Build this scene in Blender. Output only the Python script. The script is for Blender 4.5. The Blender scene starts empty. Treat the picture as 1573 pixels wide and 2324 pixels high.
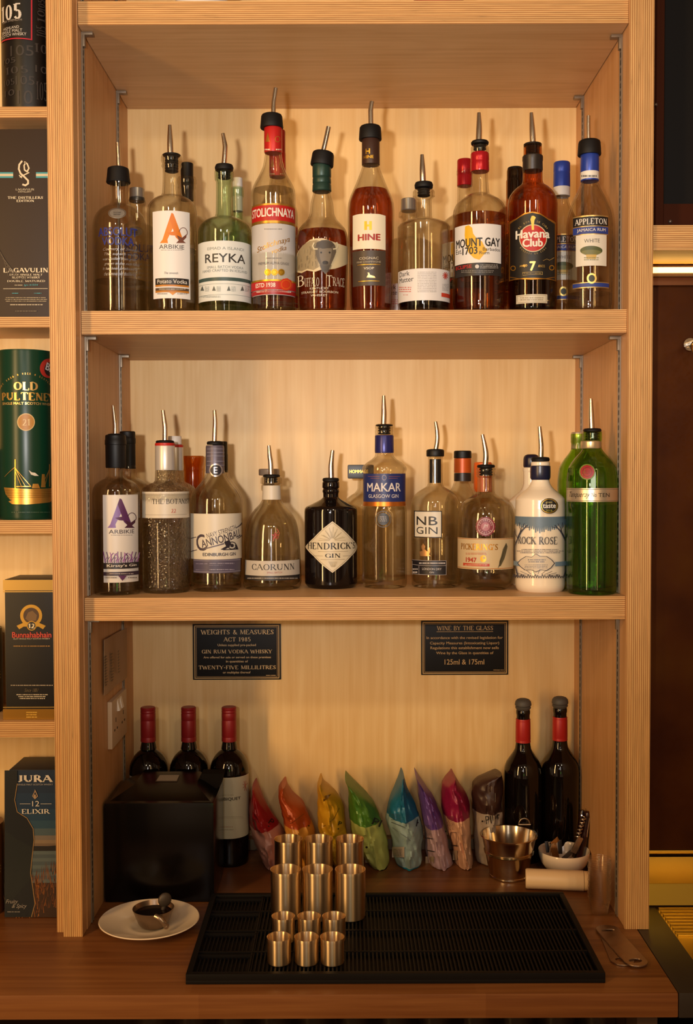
import bpy, bmesh, math, random
from mathutils import Vector, Matrix, noise
random.seed(7)
SC = bpy.context.scene
COL = SC.collection
PI = math.pi

# ------------------------------------------------------------------ camera
FPX, CX, CY = 2446.5, 786.5, 1162.0          # focal length in pixels of the 1573 x 2324 frame
EYE = 1.687                                   # eye height above the floor
CAMP = Vector((0.0, -1.78, EYE))
CAMR = Matrix.Rotation(-0.0006, 3, 'Z') @ Matrix.Rotation(PI / 2 - 0.0336, 3, 'X') @ Matrix.Rotation(-0.0032, 3, 'Z')
cam_d = bpy.data.cameras.new('camera')
cam_d.sensor_fit = 'VERTICAL'
cam_d.sensor_height = 36.0
cam_d.sensor_width = 36.0
cam_d.lens = FPX * 36.0 / 2324.0
cam_d.clip_start = 0.05
cam = bpy.data.objects.new('camera', cam_d)
COL.objects.link(cam)
cam.matrix_world = Matrix.Translation(CAMP) @ CAMR.to_4x4()
SC.camera = cam

# ------------------------------------------------------------------ light
SC.view_settings.view_transform = 'Standard'
SC.view_settings.look = 'None'
SC.view_settings.gamma = 1.0
SC.view_settings.use_curve_mapping = False
SC.view_settings.exposure = 0.0
SC.cycles.max_bounces = 12
SC.cycles.diffuse_bounces = 3
SC.cycles.glossy_bounces = 4
SC.cycles.transmission_bounces = 12
SC.cycles.transparent_max_bounces = 64
SC.cycles.caustics_reflective = False
SC.cycles.caustics_refractive = False
SC.cycles.sample_clamp_indirect = 3.0

world = bpy.data.worlds.new('room_light')
SC.world = world
world.use_nodes = True
wn, wl = world.node_tree.nodes, world.node_tree.links
_tc = wn.new('ShaderNodeTexCoord')
_mp = wn.new('ShaderNodeMapping')
_mp.inputs['Scale'].default_value = (3.2, 3.2, 0.55)
_no = wn.new('ShaderNodeTexNoise')
_no.inputs['Scale'].default_value = 1.9
_no.inputs['Detail'].default_value = 2.5
_rp = wn.new('ShaderNodeValToRGB')
_e = _rp.color_ramp.elements
_e.new(0.5)
for _i, (_p, _c) in enumerate(((0.36, (0.16, 0.075, 0.03)), (0.50, (0.75, 0.40, 0.19)), (0.64, (1.9, 1.25, 0.78)))):
    _e[_i].position = _p
    _e[_i].color = (*_c, 1)
wl.new(_tc.outputs['Generated'], _mp.inputs['Vector'])
wl.new(_mp.outputs[0], _no.inputs['Vector'])
wl.new(_no.outputs[0], _rp.inputs[0])
wl.new(_rp.outputs[0], wn['Background'].inputs['Color'])
wn['Background'].inputs['Strength'].default_value = 0.30


def lamp(name, kind, loc, target, energy, color, **kw):
    d = bpy.data.lights.new(name, kind)
    d.energy = energy
    d.color = color
    for k, v in kw.items():
        setattr(d, k, v)
    o = bpy.data.objects.new(name, d)
    COL.objects.link(o)
    o.location = loc
    o.rotation_euler = (Vector(target) - Vector(loc)).to_track_quat('-Z', 'Y').to_euler()
    return o


# the lamp over the bartender's shoulder: hard shadows a little to the right and down
lamp('bar_spotlight', 'SPOT', (-0.15, -1.82, EYE + 0.055), (0.0, 0.35, EYE + 0.68), 90, (1.0, 0.93, 0.89),
     spot_size=math.radians(72), spot_blend=1.0, shadow_soft_size=0.022)
# tall narrow lamps of the room in front of the shelves
for lx, ly, le in ((-1.70, -2.1, 46), (0.98, -2.7, 7)):
    lamp('wall_lamp', 'AREA', (lx, ly, 1.95), (abs(lx) * 0.2, 0.2, 1.60), le, (1.0, 0.60, 0.24), shape='RECTANGLE', size=0.20, size_y=1.9)
for lx in (-0.62, 0.50):
    lamp('sparkle_lamp', 'AREA', (lx, -2.3, 2.75), (lx * 0.3, 0.2, 1.9), 5, (1.0, 0.82, 0.58), shape='DISK', size=0.12)  # small unseen lamp pair added for sparkle on the bottle shoulders
lamp('neutral_highlight_lamp', 'AREA', (-0.05, -3.4, 2.2), (0, 0.2, 1.4), 8, (1.0, 0.94, 0.88), shape='RECTANGLE', size=0.22, size_y=1.3)  # neutral lamp added for whitish highlights on the bottles
lamp('green_bar_light', 'AREA', (0.16, -2.6, 1.10), (0.1, 0.2, 1.2), 0.25, (0.15, 1.0, 0.10), shape='RECTANGLE', size=0.07, size_y=0.22)


# ------------------------------------------------------------------ pixel measuring
def ray(px, py):
    return (CAMR @ Vector(((px - CX) / FPX, -(py - CY) / FPX, -1.0)))


def onY(px, py, y):
    d = ray(px, py)
    return CAMP + d * ((y - CAMP.y) / d.y)


def onZ(px, py, z):
    d = ray(px, py)
    return CAMP + d * ((z - CAMP.z) / d.z)


def onX(px, py, x):
    d = ray(px, py)
    return CAMP + d * ((x - CAMP.x) / d.x)


def mpp(y):
    """metres per pixel on the plane at depth y"""
    return (y - CAMP.y) / FPX


# ------------------------------------------------------------------ materials
def lin(c):
    return c / 12.92 if c <= 0.04045 else ((c + 0.055) / 1.055) ** 2.4


def rgb(h):
    h = h.lstrip('#')
    return tuple(lin(int(h[i:i + 2], 16) / 255.0) for i in (0, 2, 4)) + (1.0,)


MC = {}


def new_mat(name):
    m = bpy.data.materials.new(name)
    m.use_nodes = True
    return m, m.node_tree.nodes, m.node_tree.links, m.node_tree.nodes['Principled BSDF']


def plain(h, rough=0.5, metal=0.0, coat=0.0, spec=0.5, tone=1.0):
    key = (h, rough, metal, coat, spec, tone)
    if key not in MC:
        m, n, l, p = new_mat('paint_' + h.lstrip('#'))
        c = rgb(h)
        p.inputs['Base Color'].default_value = (c[0] * tone, c[1] * tone, c[2] * tone, 1)
        p.inputs['Roughness'].default_value = rough
        p.inputs['Metallic'].default_value = metal
        p.inputs['Coat Weight'].default_value = coat
        p.inputs['Specular IOR Level'].default_value = spec
        MC[key] = m
    return MC[key]


def printed(h):
    """print on a label: matt ink, or metallic foil when the code ends in m"""
    if h.endswith('m'):
        return plain(h[:-1], 0.32, 0.75)
    return plain(h, 0.42, 0.0, 0.0, 0.4, 0.74)


def glass(name, h, rough=0.0, ior=1.47, clear=0.975, bump=0.0, bscale=120.0):
    key = ('glass', name)
    if key in MC:
        return MC[key]
    m, n, l, p = new_mat(name)
    p.inputs['Base Color'].default_value = rgb(h)
    p.inputs['Roughness'].default_value = rough
    p.inputs['IOR'].default_value = ior
    p.inputs['Transmission Weight'].default_value = 1.0
    if bump:
        tx = n.new('ShaderNodeTexCoord')
        vo = n.new('ShaderNodeTexVoronoi')
        vo.inputs['Scale'].default_value = bscale
        bp = n.new('ShaderNodeBump')
        bp.inputs['Strength'].default_value = bump
        bp.inputs['Distance'].default_value = 0.004
        l.new(tx.outputs['Object'], vo.inputs['Vector'])
        l.new(vo.outputs['Distance'], bp.inputs['Height'])
        l.new(bp.outputs['Normal'], p.inputs['Normal'])
    # thin clear glass: mostly straight through, refracting more towards the rim, plus surface gloss
    t = n.new('ShaderNodeBsdfTransparent')
    t.inputs['Color'].default_value = rgb(h)
    lw = n.new('ShaderNodeLayerWeight')
    lw.inputs['Blend'].default_value = 0.5
    pw = n.new('ShaderNodeMath')
    pw.operation = 'POWER'
    pw.inputs[1].default_value = 3.0
    l.new(lw.outputs['Facing'], pw.inputs[0])
    mr = n.new('ShaderNodeMapRange')
    mr.inputs['To Min'].default_value = clear
    mr.inputs['To Max'].default_value = clear * 0.35
    l.new(pw.outputs[0], mr.inputs['Value'])
    mx = n.new('ShaderNodeMixShader')
    l.new(mr.outputs[0], mx.inputs[0])
    l.new(p.outputs[0], mx.inputs[1])
    l.new(t.outputs[0], mx.inputs[2])
    gl = n.new('ShaderNodeBsdfGlossy')
    gl.inputs['Roughness'].default_value = max(rough, 0.03)
    if bump:
        l.new(bp.outputs['Normal'], gl.inputs['Normal'])
    p5 = n.new('ShaderNodeMath')
    p5.operation = 'POWER'
    p5.inputs[1].default_value = 5.0
    l.new(lw.outputs['Facing'], p5.inputs[0])
    fr = n.new('ShaderNodeMath')
    fr.operation = 'MULTIPLY_ADD'
    fr.inputs[1].default_value = 0.55
    fr.inputs[2].default_value = 0.045
    l.new(p5.outputs[0], fr.inputs[0])
    m2 = n.new('ShaderNodeMixShader')
    l.new(fr.outputs[0], m2.inputs[0])
    l.new(mx.outputs[0], m2.inputs[1])
    l.new(gl.outputs[0], m2.inputs[2])
    l.new(m2.outputs[0], n['Material Output'].inputs['Surface'])
    MC[key] = m
    return m


def ramp(n, l, src, stops):
    r = n.new('ShaderNodeValToRGB')
    e = r.color_ramp.elements
    while len(e) < len(stops):
        e.new(0.5)
    for i, (pos, c) in enumerate(stops):
        e[i].position = pos
        e[i].color = rgb(c) if isinstance(c, str) else (c, c, c, 1)
    l.new(src, r.inputs[0])
    return r


def ply_face(name, axis, a='#efcd92', b='#e3bb7c', rough=0.42, fig=5.0):
    """birch ply face veneer; AXIS is the direction of its grain"""
    if name in MC:
        return MC[name]
    m, n, l, p = new_mat(name)
    g = n.new('ShaderNodeNewGeometry')
    mp = n.new('ShaderNodeMapping')
    s = [55.0, 55.0, 55.0]
    s['xyz'.index(axis)] = 2.2
    mp.inputs['Scale'].default_value = s
    l.new(g.outputs['Position'], mp.inputs['Vector'])
    no = n.new('ShaderNodeTexNoise')
    no.inputs['Scale'].default_value = 2.0
    no.inputs['Detail'].default_value = 5.0
    l.new(mp.outputs[0], no.inputs['Vector'])
    mp2 = n.new('ShaderNodeMapping')
    s2 = [fig, fig, fig]
    s2['xyz'.index(axis)] = fig * 0.28
    mp2.inputs['Scale'].default_value = s2
    l.new(g.outputs['Position'], mp2.inputs['Vector'])
    n2 = n.new('ShaderNodeTexNoise')
    n2.inputs['Scale'].default_value = 1.6
    n2.inputs['Detail'].default_value = 2.0
    n2.inputs['Distortion'].default_value = 0.6
    l.new(mp2.outputs[0], n2.inputs['Vector'])
    wv = n.new('ShaderNodeMath')
    wv.operation = 'MULTIPLY'
    wv.inputs[1].default_value = 34.0
    l.new(n2.outputs[0], wv.inputs[0])
    sn = n.new('ShaderNodeMath')
    sn.operation = 'SINE'
    l.new(wv.outputs[0], sn.inputs[0])
    ma = n.new('ShaderNodeMath')
    ma.operation = 'MULTIPLY_ADD'
    ma.inputs[1].default_value = 0.085
    l.new(sn.outputs[0], ma.inputs[0])
    l.new(no.outputs[0], ma.inputs[2])
    r = ramp(n, l, ma.outputs[0], [(0.25, b), (0.75, a)])
    l.new(r.outputs[0], p.inputs['Base Color'])
    p.inputs['Roughness'].default_value = rough
    p.inputs['Specular IOR Level'].default_value = 0.35
    MC[name] = m
    return m


def ply_edge(name, layer, grain):
    """laminated edge: thin veneers stacked along LAYER, running along GRAIN"""
    if name in MC:
        return MC[name]
    m, n, l, p = new_mat(name)
    g = n.new('ShaderNodeNewGeometry')
    sp = n.new('ShaderNodeSeparateXYZ')
    mp0 = n.new('ShaderNodeMapping')
    s0 = [22.0, 22.0, 22.0]
    s0['xyz'.index(grain)] = 3.0
    mp0.inputs['Scale'].default_value = s0
    l.new(g.outputs['Position'], mp0.inputs['Vector'])
    nz = n.new('ShaderNodeTexNoise')
    nz.inputs['Scale'].default_value = 1.0
    nz.inputs['Detail'].default_value = 3.0
    l.new(mp0.outputs[0], nz.inputs['Vector'])
    l.new(g.outputs['Position'], sp.inputs[0])
    off = n.new('ShaderNodeMath')
    off.operation = 'MULTIPLY_ADD'
    off.inputs[1].default_value = 0.0016
    l.new(nz.outputs[0], off.inputs[0])
    l.new(sp.outputs['xyz'.index(layer)], off.inputs[2])
    fr = n.new('ShaderNodeMath')
    fr.operation = 'MULTIPLY'
    fr.inputs[1].default_value = 1.0 / 0.0034
    l.new(off.outputs[0], fr.inputs[0])
    fc = n.new('ShaderNodeMath')
    fc.operation = 'FRACT'
    l.new(fr.outputs[0], fc.inputs[0])
    fl0 = n.new('ShaderNodeMath')
    fl0.operation = 'FLOOR'
    l.new(fr.outputs[0], fl0.inputs[0])
    w0 = n.new('ShaderNodeTexWhiteNoise')
    w0.noise_dimensions = '1D'
    l.new(fl0.outputs[0], w0.inputs['W'])
    jt = n.new('ShaderNodeMath')
    jt.operation = 'MULTIPLY_ADD'
    jt.inputs[1].default_value = 0.30
    l.new(w0.outputs['Value'], jt.inputs[0])
    l.new(fc.outputs[0], jt.inputs[2])
    j2 = n.new('ShaderNodeMath')
    j2.operation = 'SUBTRACT'
    j2.inputs[1].default_value = 0.15
    l.new(jt.outputs[0], j2.inputs[0])
    r = ramp(n, l, j2.outputs[0], [(0.0, '#c99c62'), (0.30, '#d4ac74'), (0.50, '#bc8c54'), (0.62, '#9c683a'), (0.76, '#926032'), (0.90, '#c0935c')])
    # per layer tone and dark voids
    fl = n.new('ShaderNodeMath')
    fl.operation = 'FLOOR'
    l.new(fr.outputs[0], fl.inputs[0])
    wn_ = n.new('ShaderNodeTexWhiteNoise')
    wn_.noise_dimensions = '1D'
    l.new(fl.outputs[0], wn_.inputs['W'])
    mp = n.new('ShaderNodeMapping')
    s = [420.0, 420.0, 420.0]
    s['xyz'.index(grain)] = 26.0
    mp.inputs['Scale'].default_value = s
    l.new(g.outputs['Position'], mp.inputs['Vector'])
    n2 = n.new('ShaderNodeTexNoise')
    n2.inputs['Scale'].default_value = 0.8
    n2.inputs['Detail'].default_value = 2.0
    l.new(mp.outputs[0], n2.inputs['Vector'])
    r2 = ramp(n, l, n2.outputs[0], [(0.20, 0.35), (0.30, 0.86), (0.7, 1.08)])
    mr = n.new('ShaderNodeMapRange')
    mr.inputs['To Min'].default_value = 0.84
    mr.inputs['To Max'].default_value = 1.06
    l.new(wn_.outputs['Value'], mr.inputs['Value'])
    m1 = n.new('ShaderNodeMixRGB')
    m1.blend_type = 'MULTIPLY'
    m1.inputs[0].default_value = 1.0
    l.new(r.outputs[0], m1.inputs[1])
    l.new(r2.outputs[0], m1.inputs[2])
    m2 = n.new('ShaderNodeMixRGB')
    m2.blend_type = 'MULTIPLY'
    m2.inputs[0].default_value = 1.0
    l.new(m1.outputs[0], m2.inputs[1])
    l.new(mr.outputs[0], m2.inputs[2])
    l.new(m2.outputs[0], p.inputs['Base Color'])
    p.inputs['Roughness'].default_value = 0.45
    p.inputs['Specular IOR Level'].default_value = 0.3
    MC[name] = m
    return m


def worktop_mat():
    m, n, l, p = new_mat('oak_worktop')
    g = n.new('ShaderNodeNewGeometry')
    sp = n.new('ShaderNodeSeparateXYZ')
    l.new(g.outputs['Position'], sp.inputs[0])
    # staves 40 mm wide with staggered ends
    fy = n.new('ShaderNodeMath'); fy.operation = 'MULTIPLY'; fy.inputs[1].default_value = 1 / 0.045
    l.new(sp.outputs[1], fy.inputs[0])
    ry = n.new('ShaderNodeMath'); ry.operation = 'FLOOR'
    l.new(fy.outputs[0], ry.inputs[0])
    w1 = n.new('ShaderNodeTexWhiteNoise'); w1.noise_dimensions = '1D'
    l.new(ry.outputs[0], w1.inputs['W'])
    ax = n.new('ShaderNodeMath'); ax.operation = 'MULTIPLY_ADD'; ax.inputs[1].default_value = 1.0 / 0.42
    l.new(sp.outputs[0], ax.inputs[0])
    l.new(w1.outputs['Value'], ax.inputs[2])
    rx = n.new('ShaderNodeMath'); rx.operation = 'FLOOR'
    l.new(ax.outputs[0], rx.inputs[0])
    cb = n.new('ShaderNodeCombineXYZ')
    l.new(rx.outputs[0], cb.inputs[0]); l.new(ry.outputs[0], cb.inputs[1])
    w2 = n.new('ShaderNodeTexWhiteNoise'); w2.noise_dimensions = '2D'
    l.new(cb.outputs[0], w2.inputs['Vector'])
    mp = n.new('ShaderNodeMapping'); mp.inputs['Scale'].default_value = (3.0, 90.0, 90.0)
    l.new(g.outputs['Position'], mp.inputs['Vector'])
    no = n.new('ShaderNodeTexNoise'); no.inputs['Scale'].default_value = 1.5; no.inputs['Detail'].default_value = 5
    l.new(mp.outputs[0], no.inputs['Vector'])
    mx = n.new('ShaderNodeMath'); mx.operation = 'MULTIPLY_ADD'; mx.inputs[1].default_value = 0.45
    l.new(w2.outputs['Value'], mx.inputs[0]); l.new(no.outputs[0], mx.inputs[2])
    r = ramp(n, l, mx.outputs[0], [(0.3, '#5a3216'), (0.65, '#70421f'), (1.0, '#84542c')])
    l.new(r.outputs[0], p.inputs['Base Color'])
    p.inputs['Roughness'].default_value = 0.36
    return m


def bronze_mat():
    m, n, l, p = new_mat('dark_bronze_sheet')
    g = n.new('ShaderNodeNewGeometry')
    no = n.new('ShaderNodeTexNoise'); no.inputs['Scale'].default_value = 7.0; no.inputs['Detail'].default_value = 4
    l.new(g.outputs['Position'], no.inputs['Vector'])
    r = ramp(n, l, no.outputs[0], [(0.35, '#381402'), (0.55, '#482003'), (0.75, '#522c04')])
    l.new(r.outputs[0], p.inputs['Base Color'])
    n2 = n.new('ShaderNodeTexNoise'); n2.inputs['Scale'].default_value = 180.0
    l.new(g.outputs['Position'], n2.inputs['Vector'])
    r2 = ramp(n, l, n2.outputs[0], [(0.3, 0.28), (0.7, 0.5)])
    l.new(r2.outputs[0], p.inputs['Roughness'])
    p.inputs['Metallic'].default_value = 0.0
    p.inputs['Specular IOR Level'].default_value = 0.12
    return m


def brushed(name, h, rough=0.24, metal=1.0, scale=(500, 500, 4)):
    if name in MC:
        return MC[name]
    m, n, l, p = new_mat(name)
    tx = n.new('ShaderNodeTexCoord')
    mp = n.new('ShaderNodeMapping'); mp.inputs['Scale'].default_value = scale
    l.new(tx.outputs['Object'], mp.inputs['Vector'])
    no = n.new('ShaderNodeTexNoise'); no.inputs['Scale'].default_value = 1.0
    l.new(mp.outputs[0], no.inputs['Vector'])
    r = ramp(n, l, no.outputs[0], [(0.3, rough * 0.8), (0.7, rough * 1.25)])
    l.new(r.outputs[0], p.inputs['Roughness'])
    p.inputs['Base Color'].default_value = rgb(h)
    p.inputs['Metallic'].default_value = metal
    MC[name] = m
    return m


def turned_steel():
    if 'turned_steel' in MC:
        return MC['turned_steel']
    m, n, l, p = new_mat('turned_steel')
    p.inputs['Base Color'].default_value = rgb('#e6cba4')
    p.inputs['Metallic'].default_value = 1.0
    p.inputs['Roughness'].default_value = 0.36
    p.inputs['Anisotropic'].default_value = 0.92
    p.inputs['Anisotropic Rotation'].default_value = 0.25
    t = n.new('ShaderNodeTangent')
    t.direction_type = 'RADIAL'
    t.axis = 'Z'
    l.new(t.outputs[0], p.inputs['Tangent'])
    MC['turned_steel'] = m
    return m


PLY_V = lambda: ply_face('birch_ply_upright_grain', 'z')
PLY_D = lambda: ply_face('birch_ply_side_shaded', 'z', '#d0a070', '#bd8a56')  # same birch as the back panel, darkened to put side shade into the colour
PLY_X = lambda: ply_face('birch_ply_shelf_grain', 'x', '#d2a878', '#c09464')
EDGE_H = lambda: ply_edge('ply_edge_shelf', 'z', 'x')
EDGE_V = lambda: ply_edge('ply_edge_post', 'x', 'z')
BLACK = lambda: plain('#060505', 0.5, spec=0.3)
RUBBER = lambda: plain('#090707', 0.6, spec=0.3)
STEEL = lambda: brushed('polished_steel', '#d9cfc2', 0.14)
BRASSY = lambda: turned_steel()
ALU = lambda: plain('#8a7c6a', 0.42, 0.6)
CLEAR = lambda: glass('clear_glass', '#f7f5ef')

# ------------------------------------------------------------------ scene graph helpers
MATS = {}


def thing(name, label, cat, loc=(0, 0, 0), rotz=0.0, group=None, kind=None):
    o = bpy.data.objects.new(name, None)
    o.empty_display_size = 0.03
    COL.objects.link(o)
    o.location = loc
    o.rotation_euler = (0, 0, rotz)
    MATS[o.name] = Matrix.Translation(Vector(loc)) @ Matrix.Rotation(rotz, 4, 'Z')
    tag(o, label, cat, group, kind)
    return o


def tag(o, label=None, cat=None, group=None, kind=None):
    if label: o['label'] = label
    if cat: o['category'] = cat
    if group: o['group'] = group
    if kind: o['kind'] = kind
    return o


def finish(bm, name, mats, parent=None, smooth=35.0, recalc=True):
    """link BM (world coordinates) as one mesh object below PARENT"""
    if recalc:
        bmesh.ops.recalc_face_normals(bm, faces=bm.faces[:])
    me = bpy.data.meshes.new(name)
    bm.to_mesh(me)
    bm.free()
    o = bpy.data.objects.new(name, me)
    COL.objects.link(o)
    if not isinstance(mats, (list, tuple)):
        mats = [mats]
    for m in mats:
        me.materials.append(m)
    if smooth:
        me.polygons.foreach_set('use_smooth', [True] * len(me.polygons))
        me.set_sharp_from_angle(angle=math.radians(smooth))
    if parent is not None:
        chain = parent
        M = MATS[chain.name]
        me.transform(M.inverted())
        o.parent = parent
        MATS[o.name] = M
    else:
        # own origin at the base of its bounds
        vs = [v.co for v in me.vertices]
        c = Vector(((min(v.x for v in vs) + max(v.x for v in vs)) / 2, (min(v.y for v in vs) + max(v.y for v in vs)) / 2, min(v.z for v in vs)))
        me.transform(Matrix.Translation(-c))
        o.location = c
        MATS[o.name] = Matrix.Translation(c)
    return o


def bx(bm, x0, x1, y0, y1, z0, z1, mi=0, bev=0.0):
    """axis-aligned box; returns its faces"""
    t = bmesh.new() if bev else bm
    v = [t.verts.new(p) for p in ((x0, y0, z0), (x1, y0, z0), (x1, y1, z0), (x0, y1, z0), (x0, y0, z1), (x1, y0, z1), (x1, y1, z1), (x0, y1, z1))]
    fs = [t.faces.new([v[i] for i in q]) for q in ((0, 3, 2, 1), (4, 5, 6, 7), (0, 1, 5, 4), (1, 2, 6, 5), (2, 3, 7, 6), (3, 0, 4, 7))]
    for f in fs:
        f.material_index = mi
    if bev:
        bmesh.ops.bevel(t, geom=t.edges[:], offset=bev, segments=2, affect='EDGES', profile=0.7)
        for f in t.faces:
            f.material_index = mi
        merge(bm, t)
    return fs


def merge(bm, t, M=None):
    if M is not None:
        bmesh.ops.transform(t, matrix=M, verts=t.verts[:])
    mp = {}
    for v in t.verts:
        mp[v] = bm.verts.new(v.co)
    for f in t.faces:
        try:
            g = bm.faces.new([mp[v] for v in f.verts])
            g.material_index = f.material_index
            g.smooth = f.smooth
        except ValueError:
            pass
    t.free()


def box_obj(name, x0, x1, y0, y1, z0, z1, mats, parent=None, bev=0.0, front=None):
    """a box; FRONT = material slot of its front (-y) face"""
    bm = bmesh.new()
    bx(bm, x0, x1, y0, y1, z0, z1, 0, bev)
    if front is not None:
        bm.normal_update()
        for f in bm.faces:
            if f.normal.y < -0.7:
                f.material_index = front
    return finish(bm, name, mats, parent, 30)


def lathe(bm, ax, ay, prof, n=56, mi=0, mod=None, close=True):
    """revolve [(z, r), ...] about the vertical through (ax, ay)"""
    rings = []
    for z, r in prof:
        if r < 1e-6:
            rings.append([bm.verts.new((ax, ay, z))])
        else:
            ring = []
            for i in range(n):
                a = 2 * PI * i / n
                rr = r * (mod(a, z) if mod else 1.0)
                ring.append(bm.verts.new((ax + rr * math.sin(a), ay - rr * math.cos(a), z)))
            rings.append(ring)
    for A, B in zip(rings, rings[1:]):
        if len(A) == 1 and len(B) == 1:
            continue
        for i in range(n):
            j = (i + 1) % n
            if len(A) == 1:
                f = bm.faces.new((A[0], B[j], B[i]))
            elif len(B) == 1:
                f = bm.faces.new((A[i], A[j], B[0]))
            else:
                f = bm.faces.new((A[i], A[j], B[j], B[i]))
            f.material_index = mi
    return rings


def tube(bm, pts, rad, n=12, mi=0, cap=True):
    """sweep a circle along a polyline; RAD a number or one per point"""
    P = [Vector(p) for p in pts]
    R = rad if isinstance(rad, (list, tuple)) else [rad] * len(P)
    prev = None
    rings = []
    for i, p in enumerate(P):
        d = (P[min(i + 1, len(P) - 1)] - P[max(i - 1, 0)]).normalized()
        ref = prev if prev is not None else (Vector((0, 1, 0)) if abs(d.y) < 0.9 else Vector((1, 0, 0)))
        u = (ref - d * ref.dot(d)).normalized()
        prev = u
        w = d.cross(u)
        rings.append([bm.verts.new(p + (u * math.cos(2 * PI * k / n) + w * math.sin(2 * PI * k / n)) * R[i]) for k in range(n)])
    for A, B in zip(rings, rings[1:]):
        for k in range(n):
            f = bm.faces.new((A[k], A[(k + 1) % n], B[(k + 1) % n], B[k]))
            f.material_index = mi
    if cap:
        for r_ in (rings[0][::-1], rings[-1]):
            f = bm.faces.new(r_)
            f.material_index = mi
    return rings


def smooth_pts(pts, k=4):
    """Catmull-Rom through 2D/3D points"""
    P = [Vector(p) for p in pts]
    if len(P) < 3:
        return P
    out = []
    for i in range(len(P) - 1):
        p0, p1, p2, p3 = P[max(i - 1, 0)], P[i], P[i + 1], P[min(i + 2, len(P) - 1)]
        for s in range(k):
            t = s / k
            out.append(0.5 * ((2 * p1) + (p2 - p0) * t + (2 * p0 - 5 * p1 + 4 * p2 - p3) * t * t + (3 * p1 - p0 - 3 * p2 + p3) * t ** 3))
    out.append(P[-1])
    return out


def pchip(pts):
    """monotone cubic r(z) through [(z, r)] sorted by z"""
    pts = sorted(pts)
    z = [p[0] for p in pts]
    r = [p[1] for p in pts]
    n = len(z)
    h = [max(z[i + 1] - z[i], 1e-7) for i in range(n - 1)]
    d = [(r[i + 1] - r[i]) / h[i] for i in range(n - 1)]
    m = [0.0] * n
    m[0], m[-1] = d[0], d[-1]
    for i in range(1, n - 1):
        if d[i - 1] * d[i] > 0:
            w1, w2 = 2 * h[i] + h[i - 1], h[i] + 2 * h[i - 1]
            m[i] = (w1 + w2) / (w1 / d[i - 1] + w2 / d[i])

    def f(q):
        if q <= z[0]: return r[0]
        if q >= z[-1]: return r[-1]
        i = max(k for k in range(n - 1) if z[k] <= q)
        t = (q - z[i]) / h[i]
        return ((2 * t ** 3 - 3 * t * t + 1) * r[i] + (t ** 3 - 2 * t * t + t) * h[i] * m[i] + (-2 * t ** 3 + 3 * t * t) * r[i + 1] + (t ** 3 - t * t) * h[i] * m[i + 1])
    return f


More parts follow.
